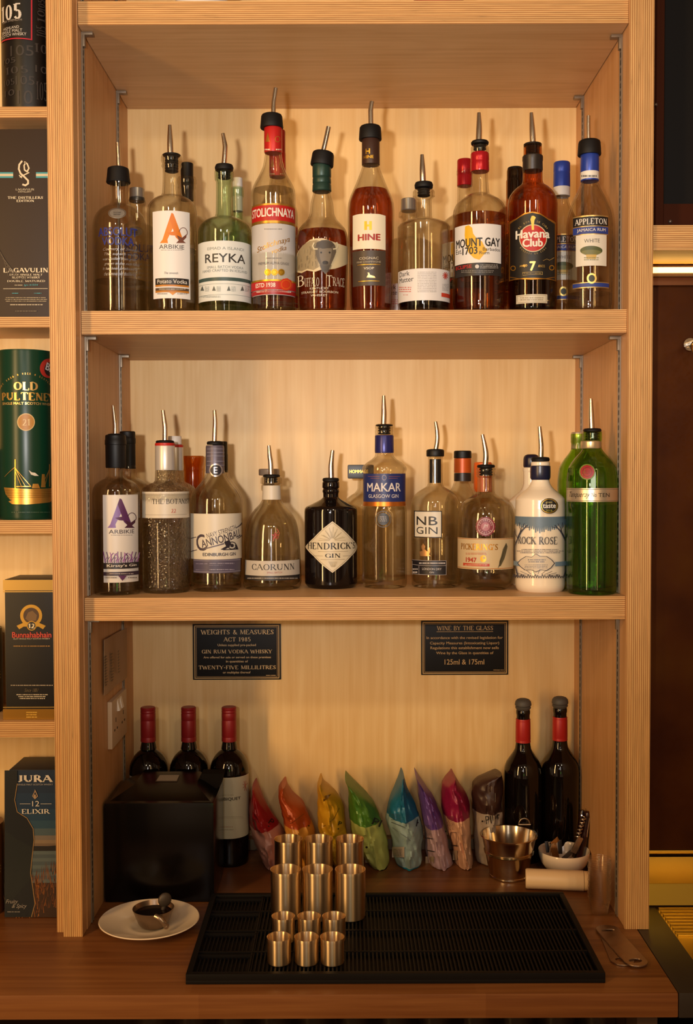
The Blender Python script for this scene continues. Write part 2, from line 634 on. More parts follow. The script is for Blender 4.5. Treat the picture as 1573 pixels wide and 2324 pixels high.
# ------------------------------------------------------------------ lettering
# roman capitals drawn as pen strokes: K thick, T thin, A arc (cx cy rx ry from to)
GLY = {
 'A': (.74, ['T 0,0 .35,1', 'K .35,1 .74,0', 'T .13,.36 .58,.36']),
 'B': (.62, ['K .1,0 .1,1', 'T .1,1 .34,1', 'T .1,.53 .36,.53', 'T .1,0 .36,0', 'A .34 .765 .22 .235 90 -90', 'A .36 .265 .26 .265 90 -90']),
 'C': (.70, ['A .40 .5 .40 .5 48 312', 'T .67,.66 .67,.98', 'T .67,.34 .67,.02']),
 'D': (.76, ['K .1,0 .1,1', 'T .1,1 .32,1', 'T .1,0 .32,0', 'A .32 .5 .42 .5 90 -90']),
 'E': (.60, ['K .1,0 .1,1', 'T .1,1 .54,1', 'T .1,.52 .42,.52', 'T .1,0 .56,0', 'T .54,1 .54,.8', 'T .56,0 .56,.22']),
 'F': (.56, ['K .1,0 .1,1', 'T .1,1 .54,1', 'T .1,.52 .42,.52', 'T .54,1 .54,.8']),
 'G': (.76, ['A .40 .5 .40 .5 48 318', 'K .68,0 .68,.42', 'T .67,.66 .67,.98', 'T .52,.42 .80,.42']),
 'H': (.78, ['K .1,0 .1,1', 'K .66,0 .66,1', 'T .1,.52 .66,.52']),
 'I': (.26, ['K .12,0 .12,1']),
 'J': (.42, ['K .26,.12 .26,1', 'A .12 .14 .14 .16 0 -150']),
 'K': (.72, ['K .1,0 .1,1', 'T .1,.42 .62,1', 'K .30,.6 .68,0']),
 'L': (.58, ['K .1,0 .1,1', 'T .1,0 .54,0', 'T .54,0 .54,.24']),
 'M': (.94, ['T .08,0 .12,1', 'K .12,1 .46,.05', 'T .46,.05 .82,1', 'K .82,1 .86,0']),
 'N': (.78, ['T .1,0 .1,1', 'K .1,1 .66,0', 'T .66,0 .66,1']),
 'O': (.80, ['A .40 .5 .40 .5 0 360']),
 'P': (.60, ['K .1,0 .1,1', 'T .1,1 .34,1', 'T .1,.46 .34,.46', 'A .34 .73 .24 .27 90 -90']),
 'Q': (.80, ['A .40 .5 .40 .5 0 360', 'K .42,.1 .74,-.2']),
 'R': (.70, ['K .1,0 .1,1', 'T .1,1 .34,1', 'T .1,.5 .34,.5', 'A .34 .75 .23 .25 90 -90', 'K .32,.5 .68,0']),
 'S': (.56, ['A .28 .755 .24 .245 40 230', 'K .12,.60 .44,.40', 'A .27 .25 .26 .25 50 -140', 'T .50,.74 .50,.98', 'T .04,.28 .04,.02']),
 'T': (.68, ['K .34,0 .34,1', 'T .02,1 .66,1', 'T .02,1 .02,.8', 'T .66,1 .66,.8']),
 'U': (.78, ['K .1,.3 .1,1', 'T .66,.3 .66,1', 'A .38 .3 .28 .3 180 360']),
 'V': (.74, ['K 0,1 .38,0', 'T .38,0 .72,1']),
 'W': (1.04, ['K 0,1 .3,0', 'T .3,0 .52,.9', 'K .52,.9 .76,0', 'T .76,0 1.02,1']),
 'X': (.72, ['K .02,1 .7,0', 'T .04,0 .68,1']),
 'Y': (.70, ['K 0,1 .35,.45', 'T .7,1 .35,.45', 'K .35,0 .35,.5']),
 'Z': (.62, ['T .04,1 .58,1', 'K .56,1 .06,0', 'T .04,0 .6,0', 'T .04,1 .04,.8', 'T .6,0 .6,.2']),
 '0': (.58, ['A .29 .5 .27 .5 0 360']),
 '1': (.40, ['K .22,0 .22,1', 'T .06,.82 .22,1']),
 '2': (.56, ['A .27 .73 .23 .27 160 -40', 'K .44,.55 .06,0', 'T .06,0 .52,0', 'T .52,0 .52,.16']),
 '3': (.54, ['A .26 .76 .21 .24 150 -90', 'A .26 .27 .25 .27 90 -150']),
 '5': (.54, ['A .25 .31 .26 .31 120 -150', 'K .12,.56 .12,1', 'T .12,1 .46,1']),
 '7': (.52, ['T .03,1 .5,1', 'K .5,1 .18,0', 'T .03,1 .03,.8']),
 '8': (.56, ['A .28 .76 .21 .24 0 360', 'A .28 .27 .25 .27 0 360']),
 '9': (.56, ['A .28 .68 .25 .32 0 360', 'K .53,.66 .30,0']),
 '4': (.58, ['K .40,0 .40,1', 'T .40,1 .03,.3', 'T .03,.3 .56,.3']),
 '&': (.80, ['A .32 .78 .17 .22 0 360', 'K .20,.64 .72,0', 'A .30 .26 .27 .27 120 330', 'T .53,.12 .74,.5']),
 "'": (.18, ['K .09,.75 .09,1']),
 '-': (.36, ['K .05,.42 .31,.42']),
 '.': (.20, ['K .07,.04 .13,.04']),
 ' ': (.34, []),
}


def serif_polys(s, bold=0.0):
    thick, thin = 0.15 + bold, 0.06 + bold * 0.5
    polys = []
    x = 0.0

    def seg(p, q, w0, w1):
        d = Vector((q[0] - p[0], q[1] - p[1]))
        if d.length < 1e-6: return
        d.normalize()
        nn = Vector((-d.y, d.x))
        polys.append([(p[0] + nn.x * w0 / 2, p[1] + nn.y * w0 / 2), (p[0] - nn.x * w0 / 2, p[1] - nn.y * w0 / 2),
                      (q[0] - nn.x * w1 / 2, q[1] - nn.y * w1 / 2), (q[0] + nn.x * w1 / 2, q[1] + nn.y * w1 / 2)])
    for ch in s.upper():
        adv, st = GLY.get(ch, GLY[' '])
        for t in st:
            k, rest = t.split(' ', 1)
            if k == 'A':
                cx, cy, rx, ry, a0, a1 = map(float, rest.split())
                n = max(5, int(abs(a1 - a0) / 22))
                pr = None
                for i in range(n + 1):
                    a = math.radians(a0 + (a1 - a0) * i / n)
                    w = thin + (thick - thin) * abs(math.cos(a)) ** 1.4
                    rx_, ry_ = max(rx - w * 0.4, .03), max(ry - thin * 0.5, .03)
                    q = (x + cx + rx_ * math.cos(a), cy + ry_ * math.sin(a))
                    if pr: seg(pr[0], q, pr[1], w)
                    pr = (q, w)
            else:
                w = thick if k == 'K' else thin
                a, b = [tuple(map(float, c.split(','))) for c in rest.split()]
                p, q = (x + a[0], a[1]), (x + b[0], b[1])
                seg(p, q, w, w)
                if abs(b[1] - a[1]) > 0.4 * abs(b[0] - a[0]) and abs(b[1] - a[1]) > 0.3:
                    for e in (p, q):
                        if abs(e[1]) < .02 or abs(e[1] - 1) < .02:
                            dy = 0.025 if e[1] < .5 else -0.025
                            hw = 0.15 if k == 'K' else 0.11
                            polys.append([(e[0] - hw, e[1] + dy - .025), (e[0] + hw, e[1] + dy - .025), (e[0] + hw, e[1] + dy + .025), (e[0] - hw, e[1] + dy + .025)])
        x += adv + 0.13
    vs, fs = [], []
    for po in polys:
        fs.append(list(range(len(vs), len(vs) + len(po))))
        vs += [(a, b, len(fs) % 7) for a, b in po]
    return vs, fs


TXT = {}


def sans_polys(s, bold=0.0, shear=0.0):
    key = (s, bold, shear)
    if key not in TXT:
        cu = bpy.data.curves.new('t', 'FONT')
        cu.body = s
        cu.resolution_u = 3
        cu.shear = shear
        ob = bpy.data.objects.new('t', cu)
        me = bpy.data.meshes.new_from_object(ob)
        V0, F0 = [(v.co.x, v.co.y, 0) for v in me.vertices], [list(p.vertices) for p in me.polygons]
        e = bold * .85
        if e > .002:                      # heavy weights: the same outline laid over itself, shifted a little
            V1, F1 = [], []
            for g, (dx, dy) in enumerate(((-e, 0), (e, 0), (0, e * .7), (0, -e * .7))):
                k = len(V1)
                V1 += [(x + dx, y + dy, g) for x, y, _ in V0]
                F1 += [[i + k for i in f] for f in F0]
            V0, F0 = V1, F1
        TXT[key] = (V0, F0)
        bpy.data.meshes.remove(me)
        bpy.data.objects.remove(ob)
        bpy.data.curves.remove(cu)
    return TXT[key]


# ------------------------------------------------------------------ surfaces that carry print
class CylSurf:
    """print on a body of revolution about (ax, ay); R(z) its outer radius"""
    step = 0.0030

    def __init__(s, ax, ay, R):
        s.ax, s.ay, s.R = ax, ay, R
        dx, dy = CAMP.x - ax, CAMP.y - ay
        s.D = math.hypot(dx, dy)
        s.phi = math.atan2(dx, -dy)

    def hit(s, px, py):
        d = ray(px, py)
        c, n = math.cos(-s.phi), math.sin(-s.phi)
        lx, ly = c * d.x - n * d.y, n * d.x + c * d.y
        z = CAMP.z + d.z * (s.D / ly)
        a = 0.0
        for _ in range(4):
            R = s.R(z)
            A, B, C = lx * lx + ly * ly, -s.D * ly, s.D * s.D - R * R
            disc = B * B - A * C
            t = (-B - math.sqrt(disc)) / A if disc > 0 else -B / A
            x, y = lx * t, -s.D + ly * t
            a = math.atan2(x, -y)
            z = CAMP.z + d.z * t
        return a, z

    def uv(s, px, py):
        a, z = s.hit(px, py)
        return a * s.R(z), z

    def pt(s, u, v, off):
        R = s.R(v)
        a = u / s.Rm + s.phi if getattr(s, 'Rm', None) else u / R + s.phi
        r = R + off
        return Vector((s.ax + r * math.sin(a), s.ay - r * math.cos(a), v))


class PlaneSurf:
    step = None

    def __init__(s, O, ux, uz):
        s.O, s.ux, s.uz = Vector(O), Vector(ux).normalized(), Vector(uz).normalized()
        s.n = s.ux.cross(s.uz).normalized()
        if s.n.dot(CAMP - s.O) < 0: s.n.negate()

    def uv(s, px, py):
        d = ray(px, py)
        t = (s.O - CAMP).dot(s.n) / d.dot(s.n)
        q = CAMP + d * t - s.O
        return q.dot(s.ux), q.dot(s.uz)

    def pt(s, u, v, off):
        return s.O + s.ux * u + s.uz * v + s.n * off


class Print:
    """collects coloured shapes given in photo pixels and lays them on a surface as ONE mesh"""

    def __init__(s, surf, lift=0.00030, gap=0.00007):
        s.S, s.lift, s.gap = surf, lift, gap
        s.bm = bmesh.new()
        s.mats, s.k = [], 0

    def mi(s, h):
        m = printed(h) if isinstance(h, str) else h
        if m not in s.mats: s.mats.append(m)
        return s.mats.index(m)

    def raw(s, vs, fs, h, grow=False):
        """polygons in surface coordinates (u, v)"""
        i = s.mi(h)
        t = bmesh.new()
        V = [t.verts.new((c[0], c[1], c[2] * 7e-6 if len(c) > 2 else 0)) for c in vs]      # overlapping strokes of one letter lie a hair apart
        for f in fs:
            try: t.faces.new([V[q] for q in f])
            except ValueError: pass
        big = [f for f in t.faces if len(f.verts) > 4]
        if big: bmesh.ops.triangulate(t, faces=big)
        st = s.S.step
        if st and vs:
            u0, u1 = min(c[0] for c in vs), max(c[0] for c in vs)
            for q in range(math.ceil(u0 / st), math.floor(u1 / st) + 1):
                bmesh.ops.bisect_plane(t, geom=t.verts[:] + t.edges[:] + t.faces[:], plane_co=(q * st, 0, 0), plane_no=(1, 0, 0), dist=1e-7)
            vst = getattr(s.S, 'vstep', None)
            if vst:
                v0, v1 = min(c[1] for c in vs), max(c[1] for c in vs)
                for q in range(math.ceil(v0 / vst), math.floor(v1 / vst) + 1):
                    bmesh.ops.bisect_plane(t, geom=t.verts[:] + t.edges[:] + t.faces[:], plane_co=(0, q * vst, 0), plane_no=(0, 1, 0), dist=1e-7)
        off = s.lift + s.k * s.gap
        mp = {v: s.bm.verts.new(s.S.pt(v.co.x, v.co.y, off + v.co.z)) for v in t.verts}
        for f in t.faces:
            try:
                g = s.bm.faces.new([mp[v] for v in f.verts])
                g.material_index = i
            except ValueError: pass
        t.free()
        s.k += 1
        return s

    def box(s, x0, y0, x1, y1):
        xm, ym = (x0 + x1) / 2, (y0 + y1) / 2
        return s.S.uv(x0, ym)[0], s.S.uv(xm, y1)[1], s.S.uv(x1, ym)[0], s.S.uv(xm, y0)[1]

    def rect(s, x0, y0, x1, y1, h):
        a, b, c, d = s.box(x0, y0, x1, y1)
        return s.raw([(a, b), (c, b), (c, d), (a, d)], [[0, 1, 2, 3]], h)

    def frame(s, x0, y0, x1, y1, w, h):
        k = s.k
        for q in ((x0, y0, x1, y0 + w), (x0, y1 - w, x1, y1), (x0, y0 + w, x0 + w, y1 - w), (x1 - w, y0 + w, x1, y1 - w)):
            s.k = k
            s.rect(*q, h)
        return s

    def poly(s, pts, h):
        return s.raw([s.S.uv(*p) for p in pts], [list(range(len(pts)))], h)

    def ell(s, cx, cy, rx, ry, h, n=28, wave=0.0, k=0):
        return s.poly([(cx + rx * (1 + wave * math.cos(k * 2 * PI * i / n)) * math.cos(2 * PI * i / n), cy + ry * (1 + wave * math.cos(k * 2 * PI * i / n)) * math.sin(2 * PI * i / n)) for i in range(n)], h)

    def ring(s, cx, cy, rx, ry, w, h, n=32):
        vs = []
        for i in range(n):
            a = 2 * PI * i / n
            vs.append(s.S.uv(cx + rx * math.cos(a), cy + ry * math.sin(a)))
            vs.append(s.S.uv(cx + (rx - w) * math.cos(a), cy + (ry - w) * math.sin(a)))
        return s.raw(vs, [[2 * i, 2 * ((i + 1) % n), 2 * ((i + 1) % n) + 1, 2 * i + 1] for i in range(n)], h)

    def line(s, pts, w, h):
        """a pen line through pixel points, W pixels wide"""
        vs, fs = [], []
        for (x0, y0), (x1, y1) in zip(pts, pts[1:]):
            d = Vector((x1 - x0, y1 - y0))
            if d.length < 1e-6: continue
            n = Vector((-d.y, d.x)).normalized() * w / 2
            e = d.normalized() * w * 0.25
            k = len(vs)
            vs += [s.S.uv(x0 - e.x + n.x, y0 - e.y + n.y), s.S.uv(x1 + e.x + n.x, y1 + e.y + n.y), s.S.uv(x1 + e.x - n.x, y1 + e.y - n.y), s.S.uv(x0 - e.x - n.x, y0 - e.y - n.y)]
            vs[k:] = [(c[0], c[1], (k // 4) % 5) for c in vs[k:]]
            fs.append([k, k + 1, k + 2, k + 3])
        return s.raw(vs, fs, h)

    def text(s, t, x0, y0, x1, y1, h, font='sans', bold=0.0, shear=0.0, rot=0.0):
        """T fitted exactly into a pixel box; ROT in degrees turns it counter-clockwise about the box centre"""
        vs, fs = serif_polys(t, bold) if font == 'serif' else sans_polys(t, bold, shear)
        if not vs: return s
        ax, bx_ = min(v[0] for v in vs), max(v[0] for v in vs)
        ay, by_ = min(v[1] for v in vs), max(v[1] for v in vs)
        a, b, c, d = s.box(x0, y0, x1, y1)
        um, vm = (a + c) / 2, (b + d) / 2
        co, si = math.cos(math.radians(rot)), math.sin(math.radians(rot))
        out = []
        for x, y, g in vs:
            u = a + (x - ax) / max(bx_ - ax, 1e-9) * (c - a) - um
            v = b + (y - ay) / max(by_ - ay, 1e-9) * (d - b) - vm
            out.append((um + u * co - v * si, vm + u * si + v * co, g))
        return s.raw(out, fs, h)

    def arc_text(s, t, cx, cy, r, a0, a1, size, h, font='sans', bold=0.0):
        """letters along an arc of radius R px round (cx, cy), from angle a0 to a1 (degrees, 90 = up)"""
        n = max(len(t) - 1, 1)
        k = s.k
        for i, ch in enumerate(t):
            if ch == ' ': continue
            a = math.radians(a0 + (a1 - a0) * i / n)
            x, y = cx + r * math.cos(a), cy - r * math.sin(a)
            up = (a0 > a1)
            w = size * (0.3 if ch in "I1'" else 0.62)
            s.k = k
            s.text(ch, x - w / 2, y - size / 2, x + w / 2, y + size / 2, h, font, bold, 0, math.degrees(a) - 90 if up else math.degrees(a) + 90)
        return s

    def micro(s, x0, y0, x1, y1, rows, h, fill=0.46, ragged=0.0):
        """print too small to read: rows of word-length dashes"""
        vs, fs = [], []
        rh = (y1 - y0) / rows
        for r_ in range(rows):
            ya, yb = y0 + rh * (r_ + 0.5 - fill / 2), y0 + rh * (r_ + 0.5 + fill / 2)
            ins = random.random() * ragged * (x1 - x0) / 2
            x = x0 + ins
            end = x1 - ins
            while x < end - 0.8:
                w = min(random.uniform(0.8, 3.4), end - x)
                k = len(vs)
                vs += [s.S.uv(x, yb), s.S.uv(x + w, yb), s.S.uv(x + w, ya), s.S.uv(x, ya)]
                fs.append([k, k + 1, k + 2, k + 3])
                x += w + random.choice((.6, .7, 1.5))
        return s.raw(vs, fs, h)

    def build(s, name, parent):
        return finish(s.bm, name, s.mats, parent, 50, recalc=False)

# ================================================================== the setting
DEP = 0.404                       # depth of the shelf unit; y = 0 is the front edge of its shelves
ZC = EYE - 0.757                  # counter top
XL, XR = -0.4345, 0.4640
Z1B, Z1T = EYE + 0.7345, EYE + 0.7722
Z2B, Z2T = EYE + 0.2337, EYE + 0.2716
Z3B, Z3T = EYE - 0.2390, EYE - 0.2012

o = box_obj('floor', -3, 3, -5.0, 0.6, -0.05, 0.0, plain('#4a3424', 0.5)); tag(o, kind='structure', label='dark brown bar floor')
o = box_obj('wall_back', -3, 3, 0.45, 0.55, 0.0, 3.2, plain('#8a6a4a', 0.8)); tag(o, kind='structure', label='plain wall behind the bar shelving')

# ---- the middle shelf unit
cab = thing('bar_shelf_unit', 'tall birch plywood shelf unit with laminated posts holding the bottle shelves', 'shelf unit', (0, 0.2, ZC))
bm = bmesh.new(); bx(bm, XL - 0.004, XR + 0.004, DEP, DEP + 0.018, ZC, EYE + 1.15)
finish(bm, 'back_panel', PLY_V(), cab)
for s in (0, 1):
    bm = bmesh.new()
    if s == 0: bx(bm, XL - 0.019, XL, 0.0, DEP, ZC, EYE + 1.15)
    else: bx(bm, XR, XR + 0.019, 0.0, DEP, ZC, EYE + 1.15)
    finish(bm, 'side_panel', PLY_D(), cab)
# posts: thick laminated uprights in front of the side panels
box_obj('post', onY(132, 1100, -0.03).x, -0.4357, -0.03, -0.0002, ZC, EYE + 1.15, [PLY_D(), EDGE_V()], cab, 0.0, 1)
box_obj('post', onY(117, 1100, -0.012).x, onY(132, 1100, -0.03).x - 0.0004, -0.012, 0.02, ZC, EYE + 1.15, [PLY_D(), EDGE_V()], cab, 0.0, 1)
box_obj('post', 0.4627, onY(1479, 1100, -0.008).x, -0.008, -0.0002, ZC, EYE + 1.15, [PLY_D(), EDGE_V()], cab, 0.0, 1)
box_obj('side_panel', XR + 0.0192, 0.5005, 0.0, 0.10, ZC, EYE + 1.15, [PLY_D()], cab)
# slotted metal tracks and shelf clips
dark = plain('#15110d', 0.7)
for side, ys in ((0, (0.030, 0.302)), (1, (0.047, 0.338))):
    for yt in ys:
        x0 = XL if side == 0 else XR
        sg = 1 if side == 0 else -1
        bm = bmesh.new()
        for za, zb in ((ZC + .001, Z3B - .001), (Z3T + .001, Z2B - .001), (Z2T + .001, Z1B - .001), (Z1T + .001, EYE + 1.1)):
            bx(bm, min(x0 + sg * .0002, x0 + sg * 0.0015), max(x0 + sg * .0002, x0 + sg * 0.0015), yt - 0.005, yt + 0.005, za, zb, 0)
            for e in (-0.006, 0.005):
                bx(bm, min(x0 + sg * .0002, x0 + sg * 0.0026), max(x0 + sg * .0002, x0 + sg * 0.0026), yt + e, yt + e + 0.001, za, zb, 0)
        z = ZC + 0.02
        while z < EYE + 0.8:
            z += 0.0127
            if any(a - .01 < z < c + .002 for a, c in ((Z3B, Z3T), (Z2B, Z2T), (Z1B, Z1T))): continue
            bx(bm, min(x0 + sg * 0.0014, x0 + sg * 0.0019), max(x0 + sg * 0.0014, x0 + sg * 0.0019), yt - 0.003, yt + 0.003, z, z + 0.0080, 1)
        finish(bm, 'shelf_track', [ALU(), dark], cab)
        for zb in (Z1B, Z2B, Z3B):
            bm = bmesh.new()
            bx(bm, min(x0 + sg * .002, x0 + sg * .019), max(x0 + sg * .002, x0 + sg * .019), yt - .006, yt + .006, zb - .0055, zb - .0008, 0, .0006)
            bx(bm, min(x0 + sg * .002, x0 + sg * .0055), max(x0 + sg * .002, x0 + sg * .0055), yt - .005, yt + .005, zb - .024, zb - .005, 0, .0006)
            finish(bm, 'shelf_clip', ALU(), cab)
bm = bmesh.new(); bx(bm, XL + 0.001, XR - 0.001, 0.378, DEP - 0.0003, ZC + 0.0002, ZC + 0.022, 0, 0.001)
finish(bm, 'upstand', plain('#8b7358', 0.5), cab)

for nm, zb, zt, lab in (('top', Z1B, Z1T, 'uppermost thick plywood shelf board, bare underneath, at top edge of the picture'),
                        ('mid', Z2B, Z2T, 'thick plywood shelf board carrying the vodka, cognac and rum bottles'),
                        ('low', Z3B, Z3T, 'thick plywood shelf board carrying the gin bottles above the two black signs')):
    o = box_obj('shelf_board', XL + 0.0012, XR - 0.0016, 0.0, DEP - 0.0005, zb, zt, [PLY_X(), EDGE_H()], None, 0.0, 1)
    tag(o, lab, 'shelf', 'plywood shelf boards of the middle unit')

# ---- the left shelf unit, only its right end in view
lx1 = onY(117, 1100, -0.012).x - 0.0005
lcab = thing('side_shelf_unit', 'plywood shelf unit left of the bottle shelves holding boxed whisky', 'shelf unit', (-0.75, 0.1, ZC))
bm = bmesh.new(); bx(bm, -1.1, lx1, 0.145, 0.16, ZC, EYE + 1.15); finish(bm, 'back_panel', PLY_V(), lcab)
bm = bmesh.new(); bx(bm, -1.118, -1.1, 0.0, 0.16, ZC, EYE + 1.15); finish(bm, 'side_panel', PLY_D(), lcab)
LSH = []
for t, b, lab in ((242, 267, 'thin plywood shelf board under the black number tube, left unit'),
                  (719, 743, 'thin plywood shelf board under the brown whisky carton, left unit'),
                  (1181, 1211, 'thin plywood shelf board under the dark green tube, left unit'),
                  (1637, 1673, 'thin plywood shelf board under the black and gold carton, left unit')):
    zt, zb = onY(60, t, 0.0).z, onY(60, b, 0.0).z
    o = box_obj('shelf_board', -1.0995, lx1 - 0.0005, 0.0, 0.1445, zb, zt, [PLY_X(), EDGE_H()], None, 0.0, 1)
    tag(o, lab, 'shelf', 'thin shelf boards of the left unit')
    LSH.append(zt)

# ---- worktop
CFY = onZ(800, 2256, ZC).y
CXR = onZ(1535, 2245, ZC).x
th = onY(800, 2256, CFY).z - onY(800, 2313, CFY).z
WOOD = worktop_mat()
bm = bmesh.new(); bx(bm, -1.3, CXR, CFY, DEP + 0.018, ZC - th, ZC - 0.0003, 0, 0.004)
o = finish(bm, 'worktop', WOOD); tag(o, 'oiled brown wooden bar worktop running under the shelves', 'worktop')
# cupboard below the worktop, open at the front, with glasses on a shelf
base = thing('counter_cupboard', 'dark open cupboard below the wooden worktop', 'cupboard', (0, 0.1, 0.0))
dkw = plain('#3a2413', 0.6)
bm = bmesh.new(); bx(bm, -1.3, CXR - 0.02, 0.30, 0.32, 0.0, ZC - th - 0.0005); finish(bm, 'back_panel', dkw, base)
for x in (-1.3, CXR - 0.055):
    bm = bmesh.new(); bx(bm, x, x + 0.03, CFY + 0.02, 0.2995, 0.0, ZC - th - 0.0005); finish(bm, 'side_panel', dkw, base)
gz = ZC - th - 0.135
bm = bmesh.new(); bx(bm, -1.2695, CXR - 0.0555, CFY + 0.03, 0.2995, gz - 0.02, gz); finish(bm, 'shelf', dkw, base)
gy = CFY + 0.075
first = None
for i in range(12):
    x = -0.30 + i * 0.062
    if first is None:
        first = thing('drinking_glass', 'upturned clear drinking glass in the dark row under the worktop', 'glass', (x, gy, gz + .0004), 0, 'glasses stored under the worktop')
        bm = bmesh.new()
        gz += .0004; lathe(bm, x, gy, [(gz, 0.0), (gz, 0.0225), (gz + 0.122, 0.029), (gz + 0.1225, 0.0283), (gz + 0.1218, 0.0277), (gz + 0.008, 0.0205), (gz + 0.008, 0)], 32)
        gz -= .0004; finish(bm, 'tumbler', CLEAR(), first)
    else:
        r = first.copy(); COL.objects.link(r); r.location = (x, gy, gz + .0004)
        for ch in first.children:
            c = ch.copy(); COL.objects.link(c); c.parent = r

# ---- the recess on the right
RX0, RX1 = 0.5015, 1.15
RB = 0.118
o = box_obj('splashback', RX0, RX1, RB, RB + 0.012, onY(1520, 1938, RB).z, onY(1520, 560, RB).z, bronze_mat())
tag(o, 'dark bronze splashback sheet right of the shelf unit, below the glowing strip', 'splashback')
zt, zb = onY(1520, 511, 0.0).z, onY(1520, 568, 0.0).z
o = box_obj('shelf_board', RX0, RX1, 0.0, RB - 0.0005, zb, zt, [PLY_X(), EDGE_H()], None, 0.0, 1)
tag(o, 'plywood shelf board above the glowing light strip at the right edge', 'shelf')
bb = thing('chalk_board', 'black board in a dark brown wooden frame at the upper right edge', 'board', (0.8, 0.06, zt + 0.0005))
x0, x1 = onY(1484, 300, 0.05).x, RX1
fw = onY(1530, 300, 0.05).x - x0
zlo, zin = zt + 0.0005, onY(1550, 462, 0.05).z
frm = plain('#341405', 0.75, spec=.1)
for q in ((RX0 + 0.001, RX0 + 0.001 + fw, zlo, EYE + 1.15), (RX0 + 0.001 + fw, x1, zlo, zin)):
    bm = bmesh.new(); bx(bm, q[0], q[1], 0.05, 0.08, q[2], q[3], 0, 0.002)
    f_ = finish(bm, 'frame', frm, bb)
bm = bmesh.new()
for p in ((1488, 238), (1521, 503)):
    c = onY(p[0], p[1], 0.05)
    t = bmesh.new(); bmesh.ops.create_uvsphere(t, u_segments=12, v_segments=8, radius=0.0035)
    merge(bm, t, Matrix.Translation((c.x, 0.0495, c.z)))
finish(bm, 'screw', plain('#6a5a50', 0.3, 0.7), bb)
bm = bmesh.new(); bx(bm, RX0 + 0.001 + fw, x1, 0.062, 0.07, zin, EYE + 1.15); finish(bm, 'black_panel', plain('#070505', 0.7, spec=.2), bb)
# light strip
ls = thing('light_strip', 'thin glowing warm light strip under the plywood shelf at right', 'light', (0.8, RB - 0.02, onY(1520, 612, RB - .01).z))
em, n_, l_, p_ = new_mat('warm_glow')
p_.inputs['Base Color'].default_value = (1, .8, .4, 1)
p_.inputs['Emission Color'].default_value = (1.0, 0.55, 0.11, 1)
p_.inputs['Emission Strength'].default_value = 6.5
za, zb2 = onY(1520, 606, RB - .014).z, onY(1520, 618, RB - .014).z
bm = bmesh.new(); bx(bm, RX0 + 0.0005, RX1, RB - 0.014, RB - 0.006, zb2, za, 0, 0.0015); finish(bm, 'diffuser', em, ls)
bm = bmesh.new(); bx(bm, RX0 + 0.0005, RX1, RB - 0.006, RB - 0.0003, zb2 - 0.006, za + 0.004); finish(bm, 'channel', plain('#4a3018', 0.5, 0.3), ls)
bm = bmesh.new(); bx(bm, RX0 + 0.0005, RX1, RB - 0.010, RB - 0.0003, zb2 - 0.022, zb2 - 0.0075, 0, 0.002); finish(bm, 'rail', plain('#5b3216', 0.3, 0.5), ls)
# chrome hook
hk = onY(1573, 787, RB - 0.02)
bm = bmesh.new()
tube(bm, smooth_pts([(hk.x, RB, hk.z + .006), (hk.x, RB - .03, hk.z + .006), (hk.x - .008, RB - .045, hk.z - .002), (hk.x - .006, RB - .05, hk.z - .014)]), 0.0048)
lathe_bm = bmesh.new(); lathe(lathe_bm, 0, 0, [(0, 0), (0, .012), (.004, .011), (.004, 0)], 24)
merge(bm, lathe_bm, Matrix.Translation((hk.x, RB, hk.z + .006)) @ Matrix.Rotation(PI / 2, 4, 'X'))
o = finish(bm, 'wall_hook', STEEL()); tag(o, 'small chrome hook on the bronze splashback at the right edge', 'hook')
# steel drainer
dr = thing('sink_drainer', 'stainless steel drainer with ridges glowing yellow at the lower right', 'drainer', (0.8, 0.0, ZC - 0.02))
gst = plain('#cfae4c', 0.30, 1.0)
zu0, zu1 = ZC - 0.002, onY(1520, 1944, RB - .002).z
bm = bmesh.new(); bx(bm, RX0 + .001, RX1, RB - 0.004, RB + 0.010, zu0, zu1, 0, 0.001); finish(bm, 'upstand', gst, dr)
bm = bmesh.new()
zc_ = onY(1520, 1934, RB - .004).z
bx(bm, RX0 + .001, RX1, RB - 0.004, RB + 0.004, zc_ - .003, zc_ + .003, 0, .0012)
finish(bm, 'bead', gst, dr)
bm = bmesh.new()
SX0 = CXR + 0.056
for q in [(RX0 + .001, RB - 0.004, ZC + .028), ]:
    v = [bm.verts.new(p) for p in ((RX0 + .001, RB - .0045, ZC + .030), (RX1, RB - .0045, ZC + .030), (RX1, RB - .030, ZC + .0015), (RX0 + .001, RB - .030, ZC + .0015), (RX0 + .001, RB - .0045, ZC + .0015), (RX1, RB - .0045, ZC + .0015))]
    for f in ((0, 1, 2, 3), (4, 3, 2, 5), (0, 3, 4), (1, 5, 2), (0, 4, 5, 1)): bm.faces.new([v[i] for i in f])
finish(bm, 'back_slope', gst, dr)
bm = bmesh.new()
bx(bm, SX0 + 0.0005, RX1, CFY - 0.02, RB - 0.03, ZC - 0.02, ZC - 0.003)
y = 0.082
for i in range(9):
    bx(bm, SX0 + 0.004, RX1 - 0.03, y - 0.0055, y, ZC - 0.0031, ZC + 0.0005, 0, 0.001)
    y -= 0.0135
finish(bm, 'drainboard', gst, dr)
slate = plain('#2b231c', 0.42)
bm = bmesh.new(); bx(bm, CXR + 0.0006, SX0, CFY, RB - 0.031, ZC - th, ZC - 0.0005, 0, 0.001)
o = finish(bm, 'edge_strip', [slate]); tag(o, 'dark slate edging strip between wooden worktop and steel drainer', 'edging')
bm = bmesh.new(); bx(bm, SX0 + 0.001, RX1, CFY + .01, RB - .03, 0.0, ZC - 0.021)
o = finish(bm, 'drainer_base', plain('#2a1c10', 0.6)); tag(o, 'dark cabinet below the steel drainer at right', 'cabinet')
